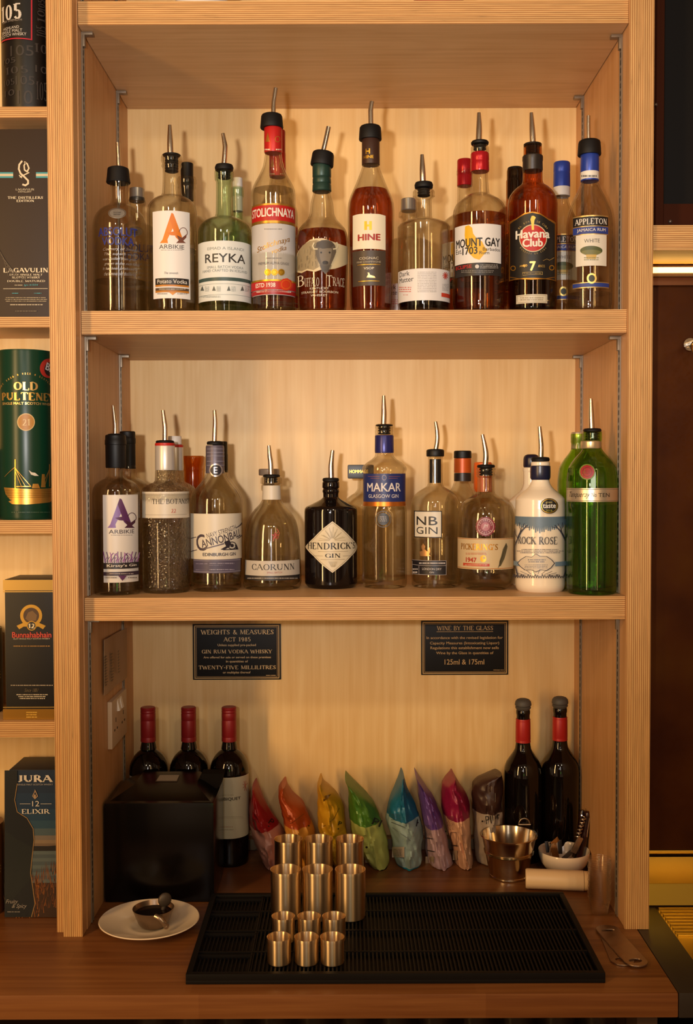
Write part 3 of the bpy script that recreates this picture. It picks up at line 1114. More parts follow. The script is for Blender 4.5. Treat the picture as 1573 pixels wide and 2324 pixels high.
lamp('sink_downlight', 'AREA', (0.82, 0.05, onY(1520, 640, 0.05).z), (0.80, 0.06, 0.5), 0.9, (1.0, 0.68, 0.16), shape='RECTANGLE', size=0.5, size_y=0.02)

# ================================================================== bottles
SPOUT = STEEL


class Bottle:
    def __init__(s, name, label, cat, group, cx, zs, yd, prof, gm, liquid=None, n=56, mod=None, wall=0.0028, foot=0.93, solid=False, bt=0.007, imod=None):
        s.cx, s.zs, s.yd, s.k = cx, zs, yd, mpp(yd)
        pm = (prof[0][0] + prof[-1][0]) / 2
        s.x = onY(cx, pm, yd).x
        pts = [(onY(cx, py, yd).z, hw * s.k) for py, hw in prof]
        pts.sort()
        r0 = pts[0][1]
        pts = [(zs + 0.0035, r0)] + [p for p in pts if p[0] > zs + 0.006]
        s.top = pts[-1][0]
        s.R = pchip(pts)
        s.S = CylSurf(s.x, yd, s.R)
        s.root = thing(name, label, cat, (s.x, yd, zs), s.S.phi, group)
        zz = sorted(set([zs + 0.0035 + (s.top - zs - 0.0035) * i / 46 for i in range(47)] + [p[0] for p in pts]))
        out = [(zs + 0.004, 0.0), (zs, r0 * foot * 0.8), (zs, r0 * foot)] + [(z, s.R(z)) for z in zz]
        if solid:
            prof_ = out + [(s.top, 0.0)]
        else:
            rt = s.R(s.top)
            inn = [(z, max(s.R(z) - wall, 0.006)) for z in zz if z > zs + bt + 0.001]
            prof_ = out + [(s.top + 0.0005, rt - wall * 0.5)] + inn[::-1] + [(zs + bt, max(s.R(zs + bt) - wall - 0.004, 0.004)), (zs + bt + 0.003, 0.0)]
        bm = bmesh.new()
        lathe(bm, s.x, yd, prof_, n, 0, mod)
        s.glass = finish(bm, 'glass_body' if not solid else 'body', gm, s.root, 40)
        if liquid:
            py, lm = liquid
            zl = onY(cx, py, yd).z
            lz = [z for z in zz if zs + bt + 0.002 < z < zl] + [zl]
            lp = [(zs + bt + 0.0025, 0.0), (zs + bt - 0.0002, max(s.R(zs + bt) - wall - 0.004, 0.004))] + [(z, max(s.R(z) - wall, 0.006) + 0.0003) for z in lz] + [(zl, 0.0)]
            bm = bmesh.new()
            lathe(bm, s.x, yd, lp, n, 0, mod)
            finish(bm, 'liquid', lm, s.root, 40)

    def turned(s, name, prof, mat, parent=None, dx=0.0, n=40, tilt=0.0, sm=35):
        """closed turned part; PROF = [(py, half width px)] top to bottom"""
        pts = sorted((onY(s.cx, py, s.yd).z, hw * s.k) for py, hw in prof)
        pts = sorted(pts, key=lambda p: p[0])
        bm = bmesh.new()
        lathe(bm, 0, 0, [(pts[0][0], 0.0)] + pts + [(pts[-1][0], 0.0)], n)
        zc = pts[0][0]
        M = Matrix.Translation((s.x + dx * s.k, s.yd, zc)) @ Matrix.Rotation(math.radians(tilt), 4, 'Y') @ Matrix.Translation((0, 0, -zc))
        bmesh.ops.transform(bm, matrix=M, verts=bm.verts[:])
        return finish(bm, name, mat, parent or s.root, sm)

    def spout(s, pts, rad, parent, bend=0.0):
        """steel pouring tube through pixel points, bottom to top"""
        P = []
        for i, (px, py) in enumerate(pts):
            P.append(onY(px, py, s.yd))
        k = len(P)
        R = rad if isinstance(rad, (list, tuple)) else [rad] * k
        Q = smooth_pts([(p.x, p.y, p.z) for p in P], 5)
        RR = smooth_pts([(r, 0, 0) for r in R], 5) if k > 2 else [Vector((r, 0, 0)) for r in R]
        bm = bmesh.new()
        rings = tube(bm, Q, [r.x * s.k for r in RR], 16)
        tipn = (Q[-1] - Q[-2]).normalized()
        c = Q[-1] + tipn * 0.0002
        v = [bm.verts.new(c + (w.co - Q[-1]) * 0.7) for w in rings[-1]]
        f = bm.faces.new(v); f.material_index = 1
        return finish(bm, 'spout', [SPOUT(), BLACK()], parent, 40, recalc=False)

    def big_pourer(s, cap, sp, dx=0, tilt=0, r=5.2):
        """rubber hood over the mouth with a bent steel tube"""
        p = s.turned('pourer', cap, RUBBER(), None, dx, 40, tilt)
        s.spout(sp, r, p)

    def cork_pourer(s, y0, y1, y2, hw, sp, inner, r=(7, 6.6, 4)):
        """flat rubber disc on the mouth, ribbed plug inside the neck, tapered steel tube"""
        ribs = [(y0, hw * 0.55), (y0 + 1, hw * 0.9), (y0 + (y1 - y0) * 0.5, hw), (y1, hw * 0.96), (y1 + 0.5, inner)]
        y = y1 + 2
        while y + 5 < y2:
            ribs += [(y, inner * 0.82), (y + 1.2, inner), (y + 3.6, inner), (y + 4.8, inner * 0.82)]
            y += 6
        p = s.turned('pourer', ribs, RUBBER())
        s.spout(sp, list(r) if len(r) == len(sp) else [r[0] + (r[-1] - r[0]) * i / (len(sp) - 1) for i in range(len(sp))], p)

    def pr(s, **k):
        return Print(s.S, **k)

    def back(s, name_label, cx, yd, cap_parts, top_py, scale=None, label_rot=0.0, rs=1.0, behind=True, skip=('pourer',), group=None):
        """a second bottle of the kind standing behind: copy with all its parts but the pourer, closed by its own cap"""
        rm = max(s.R(s.zs + i * .01) for i in range(26))
        if behind: yd = max(yd, s.yd + rm * (1 + rs * (scale or 1)) + .004)
        x = onY(cx, top_py, yd).x
        ztop = onY(cx, top_py, yd).z
        sc = scale or (ztop - s.zs) / (s.top - s.zs)
        S2 = CylSurf(x, yd, s.R)
        r = s.root.copy(); COL.objects.link(r)
        r.location = (x, yd, s.zs); r.rotation_euler = (0, 0, S2.phi + label_rot); r.scale = (1, 1, 1)
        r['label'] = name_label
        if group: r['group'] = group
        M0 = Matrix.Translation((x, yd, s.zs)) @ Matrix.Rotation(S2.phi + label_rot, 4, 'Z')
        MATS[r.name] = M0
        for ch in list(s.root.children):
            if ch.name.split('.')[0] in skip: continue
            c = ch.copy(); COL.objects.link(c); c.parent = r
            c.scale = (sc * rs, sc * rs, sc)
            for g in ch.children:
                d = g.copy(); COL.objects.link(d); d.parent = c
        print('BACK', name_label[:40], 'scale %.3f' % sc)
        b = object.__new__(Bottle)
        print('   yd %.3f front %.3f r %.3f' % (yd, s.yd, rm))
        b.cx, b.zs, b.yd, b.k, b.x, b.root, b.S, b.R = cx, s.zs, yd, mpp(yd), x, r, S2, s.R
        for nm, prof, mat in cap_parts:
            b.turned(nm, prof, mat)
        return b


def depth_for_base(px, base_py, hw, zs):
    """axis depth of a bottle whose visible lower edge is at BASE_PY"""
    y = onZ(px, base_py, zs).y
    return y + hw * mpp(y)


GOLD, SILV, INK, CREAM = '#b98a3am', '#b9b2a6m', '#1a1715', '#efe6d6'
VB = 'front row of pouring bottles on the upper bottle shelf'
VR = 'spare bottles at the back of the upper bottle shelf'
GB = 'front row of gin bottles on the lower bottle shelf'
GR = 'spare bottles at the back of the lower bottle shelf'
Y2 = 0.012


def yd2(hw):
    return Y2 + hw * mpp(0.06)


# ---------------------------------------------------------------- upper bottle shelf
# 1
b = Bottle('vodka_bottle', 'clear round-shouldered bottle with blue capital lettering, leftmost on the upper bottle shelf', 'bottle', VB, 272, Z2T, yd2(60),
           [(408, 21), (414, 22), (420, 20.5), (425, 19), (455, 19), (463, 21), (468, 27), (474, 38), (482, 47), (494, 55), (508, 59), (522, 60), (700, 60)], CLEAR(),
           (640, glass('spirit', '#f6f4ee', 0, 1.33, 0.93)))
B_ABS = b
L = b.pr()
L.text('ABSOLUT', 223.7, 515, 311, 535, '#23307f', bold=.03).text('VODKA', 232, 537.5, 304, 556, '#23307f', bold=.03)
for i, y in enumerate((566, 577, 588, 599, 610, 621)):
    L.text(('Country of Sweden', 'This superb vodka', 'was distilled from grain', 'grown in the rich fields', 'It has been produced at', 'the famous old distilleries')[i], 234 + (i % 2) * 3, y - 4, 316 - (i % 3) * 4, y + 4, '#8e9096m', shear=.35)
L.ring(266, 484, 20, 12, 2.2, '#8b867em').ell(266, 484, 17, 9.5, '#a8a39bm').micro(258, 480, 274, 489, 2, '#55504a')
L.build('lettering', b.root)
b.big_pourer([(381, 19), (383, 23), (387, 24), (404, 25.5), (414, 27), (416, 26)], [(270, 383), (269, 352), (267.5, 324)], dx=-2, r=5)
# 2
b = Bottle('vodka_bottle', 'clear bottle with tall white label and a large orange letter A', 'bottle', VB, 391, Z2T, yd2(55),
           [(353, 21.5), (358, 23.5), (366, 23.5), (372, 21), (378, 22.5), (384, 20), (440, 22), (446, 25), (451, 36), (459, 46), (469, 53), (482, 55.5), (690, 55.5), (700, 54)], CLEAR(),
           (568, glass('spirit', '#f6f4ee', 0, 1.33, 0.93)))
B_ARB = b
L = b.pr()
L.rect(347.7, 478, 431, 677, '#efe9e2')


def arbikie(L, x, y, w, h, cols, curl):
    """big letter A with a curled tail"""
    X = lambda a: x + a * w
    Y = lambda c: y + c * h
    L.poly([(X(.43), Y(0)), (X(.56), Y(.36)), (X(.28), Y(.88)), (X(.30), Y(1)), (X(0), Y(1)), (X(.10), Y(.88))], cols[0])
    L.poly([(X(.43), Y(0)), (X(.50), Y(.03)), (X(.82), Y(.80)), (X(.80), Y(1)), (X(.58), Y(.80)), (X(.36), Y(.20))], cols[1])
    L.poly([(X(.26), Y(.66)), (X(.60), Y(.60)), (X(.66), Y(.76)), (X(.40), Y(.74))], cols[1])
    pts = []
    for i in range(11):
        a = math.radians(-70 + i * 24)
        pts.append((X(.86 + .15 * math.cos(a)), Y(.66 - .17 * math.sin(a))))
    L.line(pts[2:], 1.4, curl)
    L.poly([(X(.62), Y(.74)), (X(.82), Y(.82)), (X(.99), Y(.70)), (X(.97), Y(.82)), (X(.86), Y(.92)), (X(.96), Y(1)), (X(.60), Y(1)), (X(.70), Y(.9))], curl)


arbikie(L, 363, 483, 61, 69, ('#e8861e', '#e07a14'), '#7a4a3a')
L.text('ARBIKIE', 361.6, 555, 417.6, 564.5, '#4a423c')
L.micro(366, 566.5, 414, 569, 1, '#8a8078')
L.text('The seventh', 373, 617, 404, 622, '#6a625a', shear=.3)
L.rect(353.6, 631, 428, 646, '#2a2320').rect(353.6, 646, 428, 650, '#c77d22')
L.text('Potato Vodka', 358, 634, 424, 643, '#f0e8dc')
L.rect(354, 653, 428, 663.5, '#5a4430').poly([(384, 663.5), (400, 663.5), (392, 670)], '#dc8f24').rect(354, 659, 428, 663.5, '#c07a22')
L.micro(362, 655, 420, 658, 1, '#e8dcc8').micro(358, 665, 380, 669, 1, '#7a7066').micro(402, 665, 424, 669, 1, '#7a7066')
L.build('label', b.root)
b.cork_pourer(349.5, 354, 392, 20, [(387, 352), (386.2, 320), (385.3, 284)], 15)
# 3
b = Bottle('vodka_bottle', 'pale green-tinted bottle with broad white label of dark spaced capitals', 'bottle', VB, 510, Z2T, yd2(60),
           [(387, 20), (390, 21.5), (409, 21), (413, 18.5), (485, 19.5), (493, 22), (498, 34), (505, 46), (514, 55), (527, 59.5), (540, 60), (690, 60), (700, 58)], glass('aqua_glass', '#e9f3e8'),
           (640, glass('spirit', '#f6f4ee', 0, 1.33, 0.93)), bt=0.014)
B_REY = b
L = b.pr()
L.rect(450.5, 546, 569.5, 682, '#e4e6df')
L.text('EIMAD A ISLANDI', 471, 560, 553, 566.5, '#7d8480').text('REYKA', 466, 575, 556, 595, '#33302d', bold=.012)
L.text('SMALL BATCH VODKA', 470, 602.5, 552, 608.5, '#7d8480').text('HAND CRAFTED IN ICELAND', 461, 610.5, 560, 616.5, '#7d8480')
L.rect(452, 629, 568, 637, '#3f5550').rect(452, 643.5, 568, 644.3, '#98a09b').rect(452, 668, 568, 668.8, '#98a09b')
for x in (460, 486, 519, 549):
    L.poly([(x, 649), (x + 4, 660), (x - 4, 660)], '#5a605c').micro(x + 6, 650, x + 15, 662, 4, '#98a09b')
L.micro(458, 671, 500, 676, 2, '#98a09b')
L.build('label', b.root)
b.cork_pourer(374, 387, 412, 21, [(508.5, 374), (511, 338), (510, 325), (506, 303)], 14, (6, 5.6, 5.2, 4))
# 4
STO = 'tall clear bottle with red name band, silver label and red neck foil under black hood'
b = Bottle('vodka_bottle', STO, 'bottle', VB, 621, Z2T, yd2(50),
           [(287, 17), (345, 18.5), (360, 20), (378, 23.5), (392, 29), (406, 36), (420, 43.5), (432, 48), (446, 49.7), (668, 49.7), (674, 48), (700, 48)], CLEAR(),
           (432, glass('spirit', '#f6f4ee', 0, 1.33, 0.93)), n=72)
B_STO = b
L = b.pr()
L.rect(572, 461, 670, 506, '#b98a3am').rect(572, 465, 670, 500, '#c01f1d')
L.text('STOLICHNAYA', 573.5, 471, 666, 491, '#f2ead8', bold=.035)
L.rect(572, 507, 670, 669, '#cfcac6')
L.micro(600, 518, 640, 522, 1, '#7d766f')
L.text('Stolichnaya', 582, 546, 659, 562, '#b98a3am', shear=.45, rot=18, bold=.006).text('vodka', 616, 560.5, 650, 571, '#b98a3am', shear=.45, rot=18, bold=.004)
L.micro(604, 584, 640, 588, 1, '#7d766f').text('PREMIUM ALPHA GRADE', 587, 594, 655, 600, '#6f6862')
for x in (608, 623, 638): L.ell(x, 618, 7.5, 7.5, '#c79b2em').ring(x, 618, 5.5, 5.5, 1, '#8a6418m')
L.rect(572, 634, 670, 638, '#c79b2em').rect(572, 638, 670, 657, '#c01f1d').text('ESTD 1938', 582, 642, 625, 652, '#f2ead8', bold=.03)
L.rect(572, 659, 670, 668, '#a81c1a').micro(584, 660.5, 660, 666, 1, '#f2ead8')
L.ell(648, 646, 14, 14, '#d23a18', wave=.04, k=9).ring(648, 646, 10.5, 10.5, 1.2, '#e0701e')
L.build('label', b.root)
b.turned('neck_foil', [(287, 19.5), (289, 20.3), (343, 20.5), (348, 19.5)], plain('#b8201c', 0.35, 0.2))
N = Print(CylSurf(b.x, b.yd, lambda z: 20.5 * b.k))
N.poly([(603, 322), (608, 300), (613, 322)], '#d08a3am').ring(630, 316, 6, 7, 1.5, '#d08a3am').micro(600, 336, 614, 343, 1, '#f0d8b8').micro(626, 336, 638, 343, 1, '#f0d8b8')
N.build('foil_print', b.root)
R0 = b.R
b.big_pourer([(260, 19), (261.5, 22), (265, 23.8), (280, 25), (290, 26), (292, 25)], [(620.5, 262), (621, 240), (622, 228), (626, 200)], dx=-3, r=5.2)
# 5
b = Bottle('whiskey_bottle', 'bourbon bottle with green neck cap, bison emblem and half full of amber whiskey', 'bottle', VB, 731, Z2T, yd2(60),
           [(374, 17), (428, 18), (440, 20), (460, 25), (485, 27.5), (500, 34), (512, 45), (524, 54), (540, 58), (552, 59), (600, 58.5), (660, 56), (695, 55), (700, 54)], CLEAR(),
           (528, glass('bourbon', '#da9454', 0, 1.34, 0.85)))
B_BUF = b
L = b.pr()
L.poly([(672, 588), (676, 573), (690, 556), (704, 544), (718, 541), (735, 541), (748, 546), (762, 551), (776, 556), (788, 560), (789, 598), (775, 605), (760, 610), (745, 612), (730, 612), (715, 617), (697, 614), (685, 620), (674, 618)], '#d9c59a')
L.poly([(673, 590), (677, 572), (688, 557), (703, 547), (718, 545), (733, 549), (727, 566), (722, 590), (724, 606), (712, 613), (698, 610), (686, 616), (675, 614)], '#9c8a68')
random.seed(2)
for i in range(34):
    x, y = random.uniform(678, 720), random.uniform(556, 604)
    L.line([(x, y), (x + random.uniform(-2, 2), y + random.uniform(5, 10))], .8, ('#7d6d50', '#b3a27e')[i % 2])
L.poly([(716, 560), (720, 551), (730, 546), (742, 545), (752, 549), (759, 558), (761, 572), (757, 584), (752, 596), (748, 606), (743, 618), (738, 623), (732, 616), (727, 604), (722, 592), (717, 578)], '#5e5345')
L.poly([(724, 566), (732, 560), (744, 560), (752, 566), (750, 584), (746, 598), (738, 603), (730, 598), (726, 584)], '#7b6e5c')
L.ell(737, 556, 19, 9, '#4a4036', 24, .08, 7)
L.line([(721, 566), (714, 566), (711, 559), (714, 552)], 3, '#cfc3a0').line([(755, 566), (762, 565), (765, 558), (762, 551)], 3, '#cfc3a0')
L.ell(729, 574, 2, 2.2, '#1e1814').ell(747, 574, 2, 2.2, '#1e1814').ell(738, 597, 6.5, 4.5, '#2e261f').ell(735, 596, 1.2, 1.2, '#0f0b08').ell(741, 596, 1.2, 1.2, '#0f0b08')
for i in range(9): L.line([(726 + i * 3, 603), (731 + i * 1.8, 617)], .8, '#3f362c')
L.text('B', 680, 626, 694, 651, '#d8cdb0', 'serif', bold=-.02).text('UFFALO', 695, 631, 725, 651, '#d8cdb0', 'serif', bold=-.03).text('T', 740, 626, 752, 651, '#d8cdb0', 'serif', bold=-.02).text('RACE', 753, 631, 777, 651, '#d8cdb0', 'serif', bold=-.03)
L.text('KENTUCKY', 706, 652.5, 745, 657.5, '#d8cdb0').text('STRAIGHT BOURBON', 689, 660.5, 764, 665.5, '#d8cdb0').text('WHISKEY', 708, 668.5, 742, 673.5, '#d8cdb0')
L.build('label', b.root)
b.turned('neck_cap', [(374, 20), (377, 21), (402, 21), (404, 19.8), (407, 20.8), (416, 20.8), (418, 19.8), (421, 21), (434, 21.5), (436, 20)], plain('#1f3a30', 0.4, 0.3))
b.big_pourer([(345, 20), (347, 23), (351, 24.5), (366, 25.5), (375, 26), (377, 25)], [(732, 350), (738, 325), (741.5, 309), (746, 288)], tilt=7, r=5.4)
# 6
b = Bottle('cognac_bottle', 'slender amber cognac bottle with brown neck foil and cream over grey-brown label', 'bottle', VB, 842, Z2T, yd2(52),
           [(316, 16.5), (370, 17.5), (380, 20), (392, 24), (404, 28.6), (418, 34), (432, 40), (448, 47), (464, 51.3), (480, 52.4), (540, 51.5), (600, 49.6), (695, 47.2), (700, 46)], CLEAR(),
           (433, glass('cognac', '#db8e50', 0, 1.34, 0.82)))
L = b.pr()
L.poly([(801, 490), (815, 486), (838, 485), (861, 486), (875, 490), (875, 568), (801, 568)], '#efe2c4').rect(801, 568, 875, 648, '#4a3c30')
L.rect(827, 502, 833, 522, '#c79a34m').rect(838, 502, 844, 522, '#c79a34m').rect(827, 509.5, 844, 514, '#c79a34m')
L.text('HINE', 812.6, 530.5, 863.5, 545.5, '#a82a22', bold=.05)
L.text('COGNAC', 816, 583, 859, 588.5, '#d8c8a8').text('FINE CHAMPAGNE', 811, 592, 864, 596, '#b8a88a').rect(812, 599.5, 863, 600.7, '#c79a34m').text('VSOP', 826, 606, 849, 611.5, '#e8dcc0', bold=.02)
L.poly([(832, 630), (836, 622), (834, 619), (838, 619), (840, 624), (850, 627), (852, 631)], '#d8c08am').rect(814, 637, 861, 638.4, '#c79a34m')
L.build('label', b.root)
b.turned('neck_foil', [(315, 19), (317, 20), (371, 20.3), (375, 20)], plain('#3a2218', 0.42, 0.1))
N = Print(CylSurf(b.x, b.yd, lambda z: 20.4 * b.k))
N.text('H', 830, 337, 840, 349, '#c79a34m', bold=.03).text('HINE', 826, 352, 848, 359, '#c79a34m', bold=.03)
N.build('foil_print', b.root)
b.big_pourer([(286, 19), (287.5, 22), (291, 24), (305, 25), (316, 25.6), (318, 25)], [(842, 288), (841.5, 262), (841.5, 250), (844.5, 231)], dx=-1, r=5.6)
# 7
b = Bottle('rum_bottle', 'flat-shouldered clear bottle of dark rum with white label wrapped low', 'bottle', VB, 962, Z2T, yd2(59),
           [(432, 22), (436, 24.5), (446, 25), (450, 20), (454, 18), (490, 18.5), (496, 20), (500, 28), (505, 44), (511, 55), (517, 59), (690, 59.5), (700, 58)], CLEAR(),
           (655, glass('dark_rum', '#3a1a0c', 0, 1.34, 0.3)))
B_DM = b
L = b.pr()
L.rect(904, 609, 1020.5, 681.5, '#e9e2dc')
L.text('Dark', 907.5, 616, 930, 627, '#1d1a18').text('Matter', 907.5, 629, 939, 640, '#1d1a18')
L.micro(906, 650, 934, 664, 3, '#d87060', ragged=.1).micro(916, 668, 926, 671, 1, '#d87060').micro(948, 616, 990, 664, 13, '#a8a09a', .35)
for a in range(0, 180, 36):
    L.line([(1010 - 6 * math.cos(math.radians(a)), 626 - 8 * math.sin(math.radians(a))), (1010 + 6 * math.cos(math.radians(a)), 626 + 8 * math.sin(math.radians(a)))], 1.6, '#cf4a36')
L.micro(1003, 644, 1017, 660, 6, '#a8a09a', .4).rect(1001, 666, 1020, 675, '#d2452c')
L.build('label', b.root)
b.cork_pourer(414, 427, 449, 21, [(960, 417), (959, 385), (958, 351)], 14)
# 8
b = Bottle('rum_bottle', 'wide clear bottle of amber rum with red neck collar and yellow island on white label', 'bottle', VB, 1089, Z2T, yd2(61),
           [(330, 17), (336, 20), (345, 20), (350, 18), (390, 18), (430, 20), (441, 22), (448, 33), (456, 45), (466, 54), (478, 59), (494, 61), (690, 61), (700, 59)], CLEAR(),
           (492, glass('gold_rum', '#ebb474', 0, 1.34, 0.85)))
B_MG = b
L = b.pr()
L.rect(1033, 508, 1137, 596, '#eee8e0').rect(1033, 596, 1137, 625, '#2b2624')
L.poly([(1056, 514), (1064, 511), (1072, 517), (1074, 530), (1082, 541), (1094, 548), (1100, 560), (1106, 568), (1098, 578), (1088, 590), (1076, 586), (1064, 574), (1057, 556), (1055, 534)], '#f0b81e')
L.text('MOUNT GAY', 1036, 539, 1134, 559, '#26211e', bold=.035).text('Est.', 1036, 566, 1049, 577, '#26211e').text('1703', 1050, 560.5, 1084, 577.5, '#26211e', bold=.03).text('Barbados', 1096, 562, 1134, 569.5, '#4a3a2a').text('Rum', 1088, 569.5, 1110, 577, '#4a3a2a')
L.text('ECLIPSE', 1036, 602, 1071, 610, '#c02a2a', bold=.02).ell(1083, 605, 4.5, 4.5, '#d8d0c4').micro(1090, 600, 1130, 610, 3, '#b8b0a6').micro(1048, 613, 1120, 620, 2, '#8a827a')
L.build('label', b.root)
b.turned('neck_collar', [(348, 19.5), (350, 20.6), (364, 20.8), (366, 20.2), (369, 20.8), (387, 20.8), (390, 20)], plain('#b01a22', 0.25, 0.4))
b.cork_pourer(320, 328, 346, 20, [(1086.5, 322), (1087.5, 290), (1087, 256)], 14)
# 9
b = Bottle('rum_bottle', 'dark amber glass rum bottle with black label around a red disc and gold seven', 'bottle', VB, 1208.6, Z2T, yd2(55.5),
           [(327, 19.5), (331, 20.5), (352, 20.5), (356, 22), (388, 22), (394, 22), (412, 22.5), (419, 25), (426, 35), (436, 45), (450, 53), (466, 55.5), (690, 55.5), (700, 54)], glass('amber_glass', '#e8bc84', 0, 1.5, 0.88),
           (600, glass('aged_rum', '#6a3012', 0, 1.34, 0.4)))
B_HAV = b
L = b.pr()
arch = lambda y0, yc, yb, i: [(1155 + i, yb - i), (1155 + i, y0 + i), (1172, y0 - 10 + i), (1190, yc + 4 + i), (1208, yc + i), (1226, yc + 4 + i), (1244, y0 - 10 + i), (1262 - i, y0 + i), (1262 - i, yb - i)]
L.poly(arch(506, 480, 639, 0), '#b07a2cm').poly(arch(506, 480, 639, 3), '#1d1916')
L.line([(1157, 629), (1180, 633), (1208, 634), (1236, 633), (1260, 629)], 1.6, '#b07a2cm')
L.ell(1210, 540.5, 31.5, 31.5, '#d8c9a0').ell(1210, 540.5, 29.5, 29.5, '#c4201c')
L.poly([(1207, 522), (1206, 508), (1204, 498), (1207, 490), (1212, 490), (1216, 494), (1213, 500), (1212, 508), (1212, 522)], '#c8a04am')
L.text('Havana', 1171, 520, 1247, 540, '#f2ead6', bold=.045).text('Club', 1186, 541, 1232, 560, '#f2ead6', bold=.045)
L.arc_text('EL RON', 1210, 540, 38, 145, 105, 4.5, '#b89a58').arc_text('DE CUBA', 1210, 540, 38, 75, 35, 4.5, '#b89a58').arc_text('FUNDADA EN CUBA', 1210, 540, 36, 220, 320, 3.6, '#b89a58')
L.text('7', 1202, 593, 1216, 615, '#e8c878m', bold=.05).text('ANEJO', 1180, 601, 1197, 607, '#c8a860m', bold=.02).text('ANOS', 1221, 601, 1236, 607, '#c8a860m', bold=.02)
L.ring(1166, 609, 6, 6, 2, '#b8862em').ring(1251, 608, 6, 6, 2, '#b8862em').line([(1232, 592), (1240, 588), (1246, 591), (1256, 585)], 1, '#c8a860m').frame(1187, 617, 1231, 624, .8, '#b89a58').micro(1190, 619, 1228, 622, 1, '#b89a58')
L.rect(1173, 668, 1241, 688, '#d6c9ac').frame(1175, 670, 1239, 686, .8, '#8a7a60').micro(1182, 674, 1232, 683, 2, '#9a8a70')
L.build('label', b.root)
b.turned('neck_collar', [(354, 21.5), (356, 23), (365, 23), (367, 22.2), (387, 22.6), (389, 21.8)], plain('#2c2520', 0.4, 0.3))
b.cork_pourer(325.5, 331, 352, 20.5, [(1209.7, 328), (1208, 295), (1206, 256)], 15)
# 10
b = Bottle('rum_bottle', 'clear bottle with blue neck foil and black hood, rightmost on the upper bottle shelf', 'bottle', VB, 1338, Z2T, yd2(51),
           [(347, 17), (408, 18), (414, 19), (423, 22), (436, 28), (452, 36), (466, 42), (480, 47), (496, 50.5), (512, 51.5), (690, 51), (700, 49)], CLEAR(),
           (668, glass('spirit', '#f6f4ee', 0, 1.33, 0.93)))
B_APP = b
L = b.pr()
L.rect(1301, 488, 1380, 532, '#c0a468m').rect(1301, 491, 1380, 512, '#1c1a1c').rect(1301, 514, 1380, 530, '#2b3f8c')
L.text('APPLETON', 1305, 495, 1377, 509, '#f0e8da', 'serif', bold=.03).text('JAMAICA RUM', 1310, 517.5, 1374, 526.5, '#e8e0d0', bold=.01)
L.rect(1307.5, 532, 1376, 603, '#e9e0cc').text('WHITE', 1326, 542, 1361, 550.5, '#4a4038')
L.ell(1342, 569, 25, 11, '#59603a').ell(1342, 573, 22, 6, '#7a7a48').poly([(1330, 578), (1354, 578), (1352, 588), (1332, 588)], '#d2ae5a').micro(1326, 583, 1358, 592, 2, '#8a8a62')
L.rect(1301, 640, 1381, 653, '#c0a468m').rect(1301, 642, 1381, 651, '#2b3f8c')
L.ell(1343, 632, 11, 12, '#d8c070m').ell(1343, 632, 7, 8, '#3a3c30')
L.build('label', b.root)
b.turned('neck_foil', [(347, 19.5), (350, 20.6), (391, 20.8), (392, 20.4)], plain('#26409a', 0.35, 0.3))
b.turned('neck_band', [(392, 20.6), (408, 20.6), (409, 20.2)], plain('#d8d2c6', 0.45))
b.turned('neck_ring', [(409, 20.3), (412, 20.0)], plain('#26409a', 0.35, 0.3))
N = Print(CylSurf(b.x, b.yd, lambda z: 20.7 * b.k)); N.micro(1320, 395, 1354, 404, 1, '#6a6460'); N.build('band_print', b.root)
b.big_pourer([(319, 20), (321, 23), (325, 24.6), (340, 25.6), (351, 26.2), (353, 25.4)], [(1336, 320), (1335.5, 292), (1335.5, 263)], dx=-1, r=4.6)

# spare bottles behind
alum = plain('#9c968a', 0.3, 0.7)
blk = plain('#080606', 0.5, spec=0.35)
B_ABS.back('clear bottle with silver screw cap, half hidden behind the leftmost blue-lettered bottle', 311, 0.165, [('screw_cap', [(428, 15), (429, 16.5), (440, 16.5), (449, 17), (450, 16)], alum), ('cap_ring', [(450.5, 17.5), (456, 17.5), (458, 17)], plain('#4a463f', 0.3, .6))], 455, group=VR)
B_ARB.back('bottle with tall black cap behind the orange letter A bottle', 425, 0.17, [('cap', [(371, 13), (372, 14), (403, 14.2), (405, 14.8), (455, 14.6)], blk)], 445, group=VR, skip=('pourer', 'label'), scale=0.98)
B_REY.back('pale bottle with a white-capped sealed neck, behind the green-tinted bottle', 539, 0.17, [('cap', [(404, 10), (405, 11.5), (423, 12), (424, 11.5)], plain('#c8c4bc', .4)), ('neck_seal', [(424, 11.6), (480, 11.8)], plain('#cfc3b4', .4))], 426, group=VR, skip=('pourer', 'label'), rs=.72)
bs = B_STO.back('second red-foiled silver-label bottle hidden behind the tall one of its kind', 630, 0.165, [('cap', [(297, 17), (299, 18), (381, 18), (383, 17.4)], plain('#a81c18', .35, .2))], 380, group=VR, scale=0.97)
B_DM.back('full dark rum bottle with silver screw cap behind the flat-shouldered one', 928, 0.175, [('screw_cap', [(452, 16), (453, 17.5), (470, 18), (478, 18.5), (480, 17)], alum)], 470, group=VR, scale=0.97)
B_MG.back('amber rum bottle with tall red screw cap behind the one with a yellow island', 1055, 0.165, [('screw_cap', [(363, 16), (365, 17.2), (390, 17.4), (392, 16.8), (394, 17.4), (422, 17.4), (423, 16.6)], plain('#a8161f', .25, .4))], 415, group=VR, skip=('pourer', 'neck_collar'), scale=0.97)
B_HAV.back('dark rum bottle with black screw cap behind the black-labelled one', 1169, 0.165, [('screw_cap', [(381, 16), (383, 17), (400, 17.2), (402, 16.6), (404, 17.2), (450, 17.4)], blk)], 400, group=VR, skip=('pourer', 'neck_collar'), scale=0.96)
